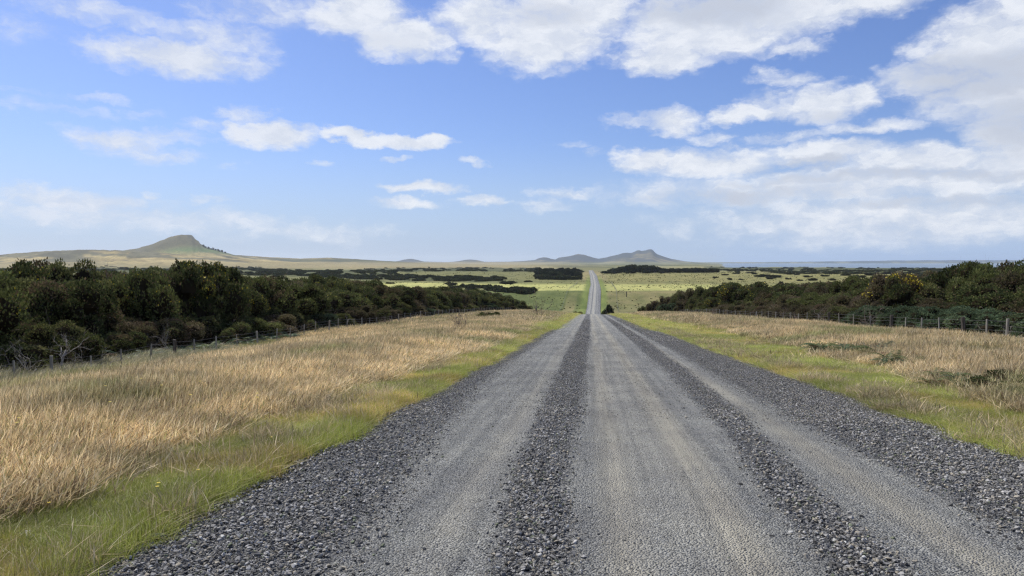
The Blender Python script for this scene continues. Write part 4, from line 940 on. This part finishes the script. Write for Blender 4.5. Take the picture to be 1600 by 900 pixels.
# belts
n = 120000; qx = rng.uniform(0, 1600, n); qy = rng.uniform(417, 462, n); k = in_belt(qx + 16 * (fbm(qx / 9, qy / 2., 17) - .5), qy + 4.5 * (fbm(qx / 22, qy / 5., 18) - .5)) * (.45 + fbm(qx / 16, qy / 1.6, 7)) > .93
qx, qy = qx[k][:5200], qy[k][:5200]; Yq = invY(qy); rx = ray(qx, qy)[0] * Yq; s_ = rng.uniform(2.0, 4.2, len(qx)) * np.interp(Yq, [500, 2500], [1, 2.0])
hz = rng.uniform(1.0, 2.6, len(qx)) * np.interp(Yq, [500, 2500], [1, 1.3]) * np.where((qx > 836) & (qx < 908), 1.4, 1)
scatter('far_scrub', np.stack([rx, Yq, H(rx, Yq) - .3], -1), rng.integers(0, 4, len(qx)), np.stack([0 * qx, 0 * qx, rng.uniform(0, 6.28, len(qx))], -1), np.stack([s_, s_, hz], -1),
        rng.uniform(.9, 1.7, (len(qx), 1)) * np.array((1, 1, 1.)), fpc, 'dark scrub covering the far flats in low belts', 'scrub')
# tussocks on the pastures
n = 9000; qx = rng.uniform(560, 1350, n); Yq = 390 + 800 * rng.random(n) ** 1.3; rx = ray(qx, 409 + 0 * qx)[0] * Yq; off = np.abs(rx - cx(Yq)); k = (off > 7) & (rng.random(n) < .15 + .85 * ss(.4, .6, fbm(rx / 18., Yq / 30., 8))) & (rng.random(n) < np.where(rx > 8, 1, .45))
rx, Yq = rx[k], Yq[k]; s_ = rng.uniform(.22, .55, len(rx)) * np.interp(Yq, [400, 1200], [1, 1.5])
scatter('pasture_tussocks', np.stack([rx, Yq, H(rx, Yq) - .05], -1), rng.integers(0, 4, len(rx)), np.stack([0 * rx, 0 * rx, rng.uniform(0, 6.28, len(rx))], -1), np.stack([s_, s_, s_ * rng.uniform(.5, .9, len(rx))], -1),
        rng.uniform(1.3, 2.8, (len(rx), 1)) * np.array((1.1, 1.1, .9)), fpc, 'small rush tussocks dotting the far pastures', 'tussocks')
# individual far bushes
def far_bush(px, py, w, h, lb, grp, name='scrub_bush', cat='bush', i=0):
    y = float(invY(py)); x = float(ray(px, py)[0] * y); o = bpy.data.objects.new(name, FP2[i % 4]); C.objects.link(o); o.location = (x, y, Hs(x, y) - .2); o.scale = (w, w, h); o.rotation_euler = (0, 0, rng.uniform(0, 6)); tag(o, lb, cat, grp)
FP2 = [bush_mesh('scrub_bush', 820 + k, 2200, [(.042, .052, .026), (.055, .065, .03), (.035, .042, .022), (.065, .055, .032)], size=.11, width=.035, nl=16)[0] for k in range(4)]
for i, (px, py, w, h) in enumerate(sorted([(1190, 430, 9, 3), (1205, 433, 6, 2.5), (1212, 431, 7, 3), (1262, 432, 5, 2), (1270, 437, 4, 2.5), (1219, 442, 3, 2.2), (1232, 434, 3.5, 2), (1158, 435, 2.5, 1.5), (1140, 436, 3, 2), (1118, 432, 3.5, 1.6), (1290, 431, 6, 2), (1300, 437, 5, 2),
     (1172, 427, 6, 2), (1180, 428, 5, 2), (1250, 437, 3, 1.6), (1320, 430, 6, 2.5), (1340, 433, 8, 3), (1360, 430, 7, 3), (1380, 434, 7, 3), (1150, 428, 5, 2), (1133, 429, 4, 2), (1244, 428, 5, 2), (1330, 426, 8, 3), (1390, 427, 8, 3), (1300, 425, 6, 2.2)])):
    far_bush(px, py, w, h, 'low dark bush on the pale pasture beyond the right gorse, %s from the road' % ORD[i], 'scattered bushes on the far right pasture', i=i)
for i, (px, py, w, h) in enumerate(sorted([(468, 432, 5, 2), (430, 434, 6, 2), (610, 447, 4, 1.5), (735, 432, 6, 2), (793, 444, 7, 2.6), (800, 443, 5, 2), (640, 430, 6, 2), (660, 436, 5, 1.5), (700, 437, 5, 1.8), (755, 440, 5, 1.6), (590, 437, 6, 2), (825, 441, 4, 1.5)])):
    far_bush(px, py, w, h, 'low dark bush on the pasture beyond the left gorse, %s counted from the left' % ORD[i], 'scattered bushes on the far left pasture', i=i)
# trees: tapered trunk, limbs and a ragged crown
TC = [bush_mesh('crown', 840 + k, 3600, [(.030, .038, .022), (.040, .050, .026), (.024, .030, .018), (.05, .052, .03)], size=.10, width=.03, nl=22, spire=.2)[0] for k in range(3)]
TT = limbs_mesh('trunk', 860, nst=3, depth=1, spread=.35, rad=.05, length=.6)
def tree(px, Y, w, h, lb, grp, i=0, name='tree', cat='tree'):
    x = float(ray(px, 409)[0] * Y); o = empty(name, (x, Y, Hs(x, Y) - .3), rng.uniform(0, 6), (w, w, h)); tag(o, lb, cat, grp)
    c_ = child(o, TC[i % 3], o, 'crown'); c_.location = (0, 0, .12); c_.scale = (1, 1, .88); c_.color = (rng.uniform(.8, 1.2),) * 3 + (1,); child(o, TT, o, 'trunk')
i = 0
FRONT_ROW = {960, 985, 1010, 1035}
for px, Y, w, h in ((947, 905, 7, 3.5), (955, 915, 7, 5), (964, 930, 7, 6.5), (971, 925, 7, 8.5), (979, 930, 8, 9.6), (986, 940, 8, 11), (994, 935, 8, 9.8), (1001, 945, 8, 9.6), (1009, 935, 8, 10), (1016, 945, 8, 9.6), (1024, 935, 8, 8), (1032, 945, 8, 6.6), (1042, 940, 9, 5.8),
                    (1053, 950, 9, 5), (1066, 945, 9, 5.4), (1080, 950, 9, 6), (1092, 945, 8, 6.2), (1104, 950, 8, 5.4), (1115, 950, 8, 5), (960, 890, 7, 4), (985, 895, 6, 4.5), (1010, 900, 6, 4.5), (1035, 905, 6, 4)):
    tree(px, Y, w, h, ('dark tree, %s from the road in the tall clump right of the distant road' % ORD[i]) if px not in FRONT_ROW else 'smaller dark tree, %s from the road, before the clump right of the distant road' % ORD[i - 19], 'dark trees right of the distant road', i); i += 1
ROWN = {690: 'nearest', 760: 'second', 840: 'third', 930: 'farthest'}
for cI, px in enumerate(range(842, 906, 5)):
    for Y, h in ((690, 2.8), (760, 4.4), (840, 5.2), (930, 6.2)):
        tree(px + rng.uniform(-1, 1), Y + rng.uniform(-8, 8), rng.uniform(3.4, 5.4), h * rng.uniform(.72, 1.18), 'dark tree in the block left of the distant road, %s row, %s from the left' % (ROWN[Y], ORD[cI]), 'dark trees left of the distant road', i); i += 1
for tI, (px, py) in enumerate(((318, 381), (321, 383), (326, 386), (330, 387.5), (333, 389), (337, 389.5), (341, 392), (343, 391), (347, 394), (352, 396))):
    Y = 4420; x = float(ray(px, py)[0] * Y); o = empty('tree', (x, Y, Hs(x, Y) - 1), 0, (7, 7, 15 if i % 2 else 10)); tag(o, 'tiny tree on the flank of the pointed hill, %s down from the summit' % ORD[tI], 'tree', 'tiny trees on the pointed hill'); child(o, TC[i % 3], o, 'crown'); child(o, TT, o, 'trunk'); i += 1
# the small conifer and the tussock mound by the dip
x = float(ray(950, 470)[0] * 250)
o = empty('young_pine', (x, 250, Hs(x, 250) - .2), 0, (3.4, 3.4, 6.6)); tag(o, 'small dark pine beside the right edge of the road in the dip', 'tree')
me, _ = bush_mesh('crown', 880, 5000, [(.030, .042, .022), (.045, .060, .028), (.024, .030, .018)], size=.08, width=.02, nl=26)
vv = np.empty(len(me.vertices) * 3, np.float32); me.vertices.foreach_get('co', vv); vv = vv.reshape(-1, 3); tp = (1.15 - .7 * vv[:, 2]) * (.75 + .5 * fbm(vv[:, 2] * 7, np.arctan2(vv[:, 1], vv[:, 0]) * 1.2, 5)); vv[:, 0] *= tp; vv[:, 1] *= tp; me.vertices.foreach_set('co', vv.ravel()); child(o, me, o); child(o, TT, o, 'trunk')
for px, Y, w, h, lb in ((902, 225, 2.6, 3.6, 'rounded tan and green bush mound left of the road in the dip'), (893, 232, 2.2, 3.2, 'smaller dry mound next to the rounded one left of the road in the dip')):
    x = float(ray(px, 480)[0] * Y); bush('olive0', x, Y, w, w, h, 1, lb, 'mounds by the dip', 'shrub_mound', 'shrub', (1.5, 1.3, 1.1))

# ------------------------------------------------------------------ air
HZ_TOP = 182.0; bx = (-27200, 27200, -27200, 27200, -75, HZ_TOP)
V = [(bx[i], bx[2 + j], bx[4 + k]) for i in (0, 1) for j in (0, 1) for k in (0, 1)]
Fq = [(0, 1, 3, 2), (4, 6, 7, 5), (0, 4, 5, 1), (2, 3, 7, 6), (0, 2, 6, 4), (1, 5, 7, 3)]
me = bpy.data.meshes.new('haze'); me.from_pydata(V, [], Fq); m, b, out = mat('haze_air'); pv = b.n.new('ShaderNodeVolumePrincipled')
pv.inputs['Color'].default_value = (.78, .88, 1, 1); pv.inputs['Density'].default_value = 3.8e-5; pv.inputs['Anisotropy'].default_value = .35
b.l.new(pv.outputs[0], out.inputs['Volume']); me.materials.append(m); o = bpy.data.objects.new('haze', me); C.objects.link(o); tag(o, 'thin sea haze over the far land', 'haze', kind='stuff')
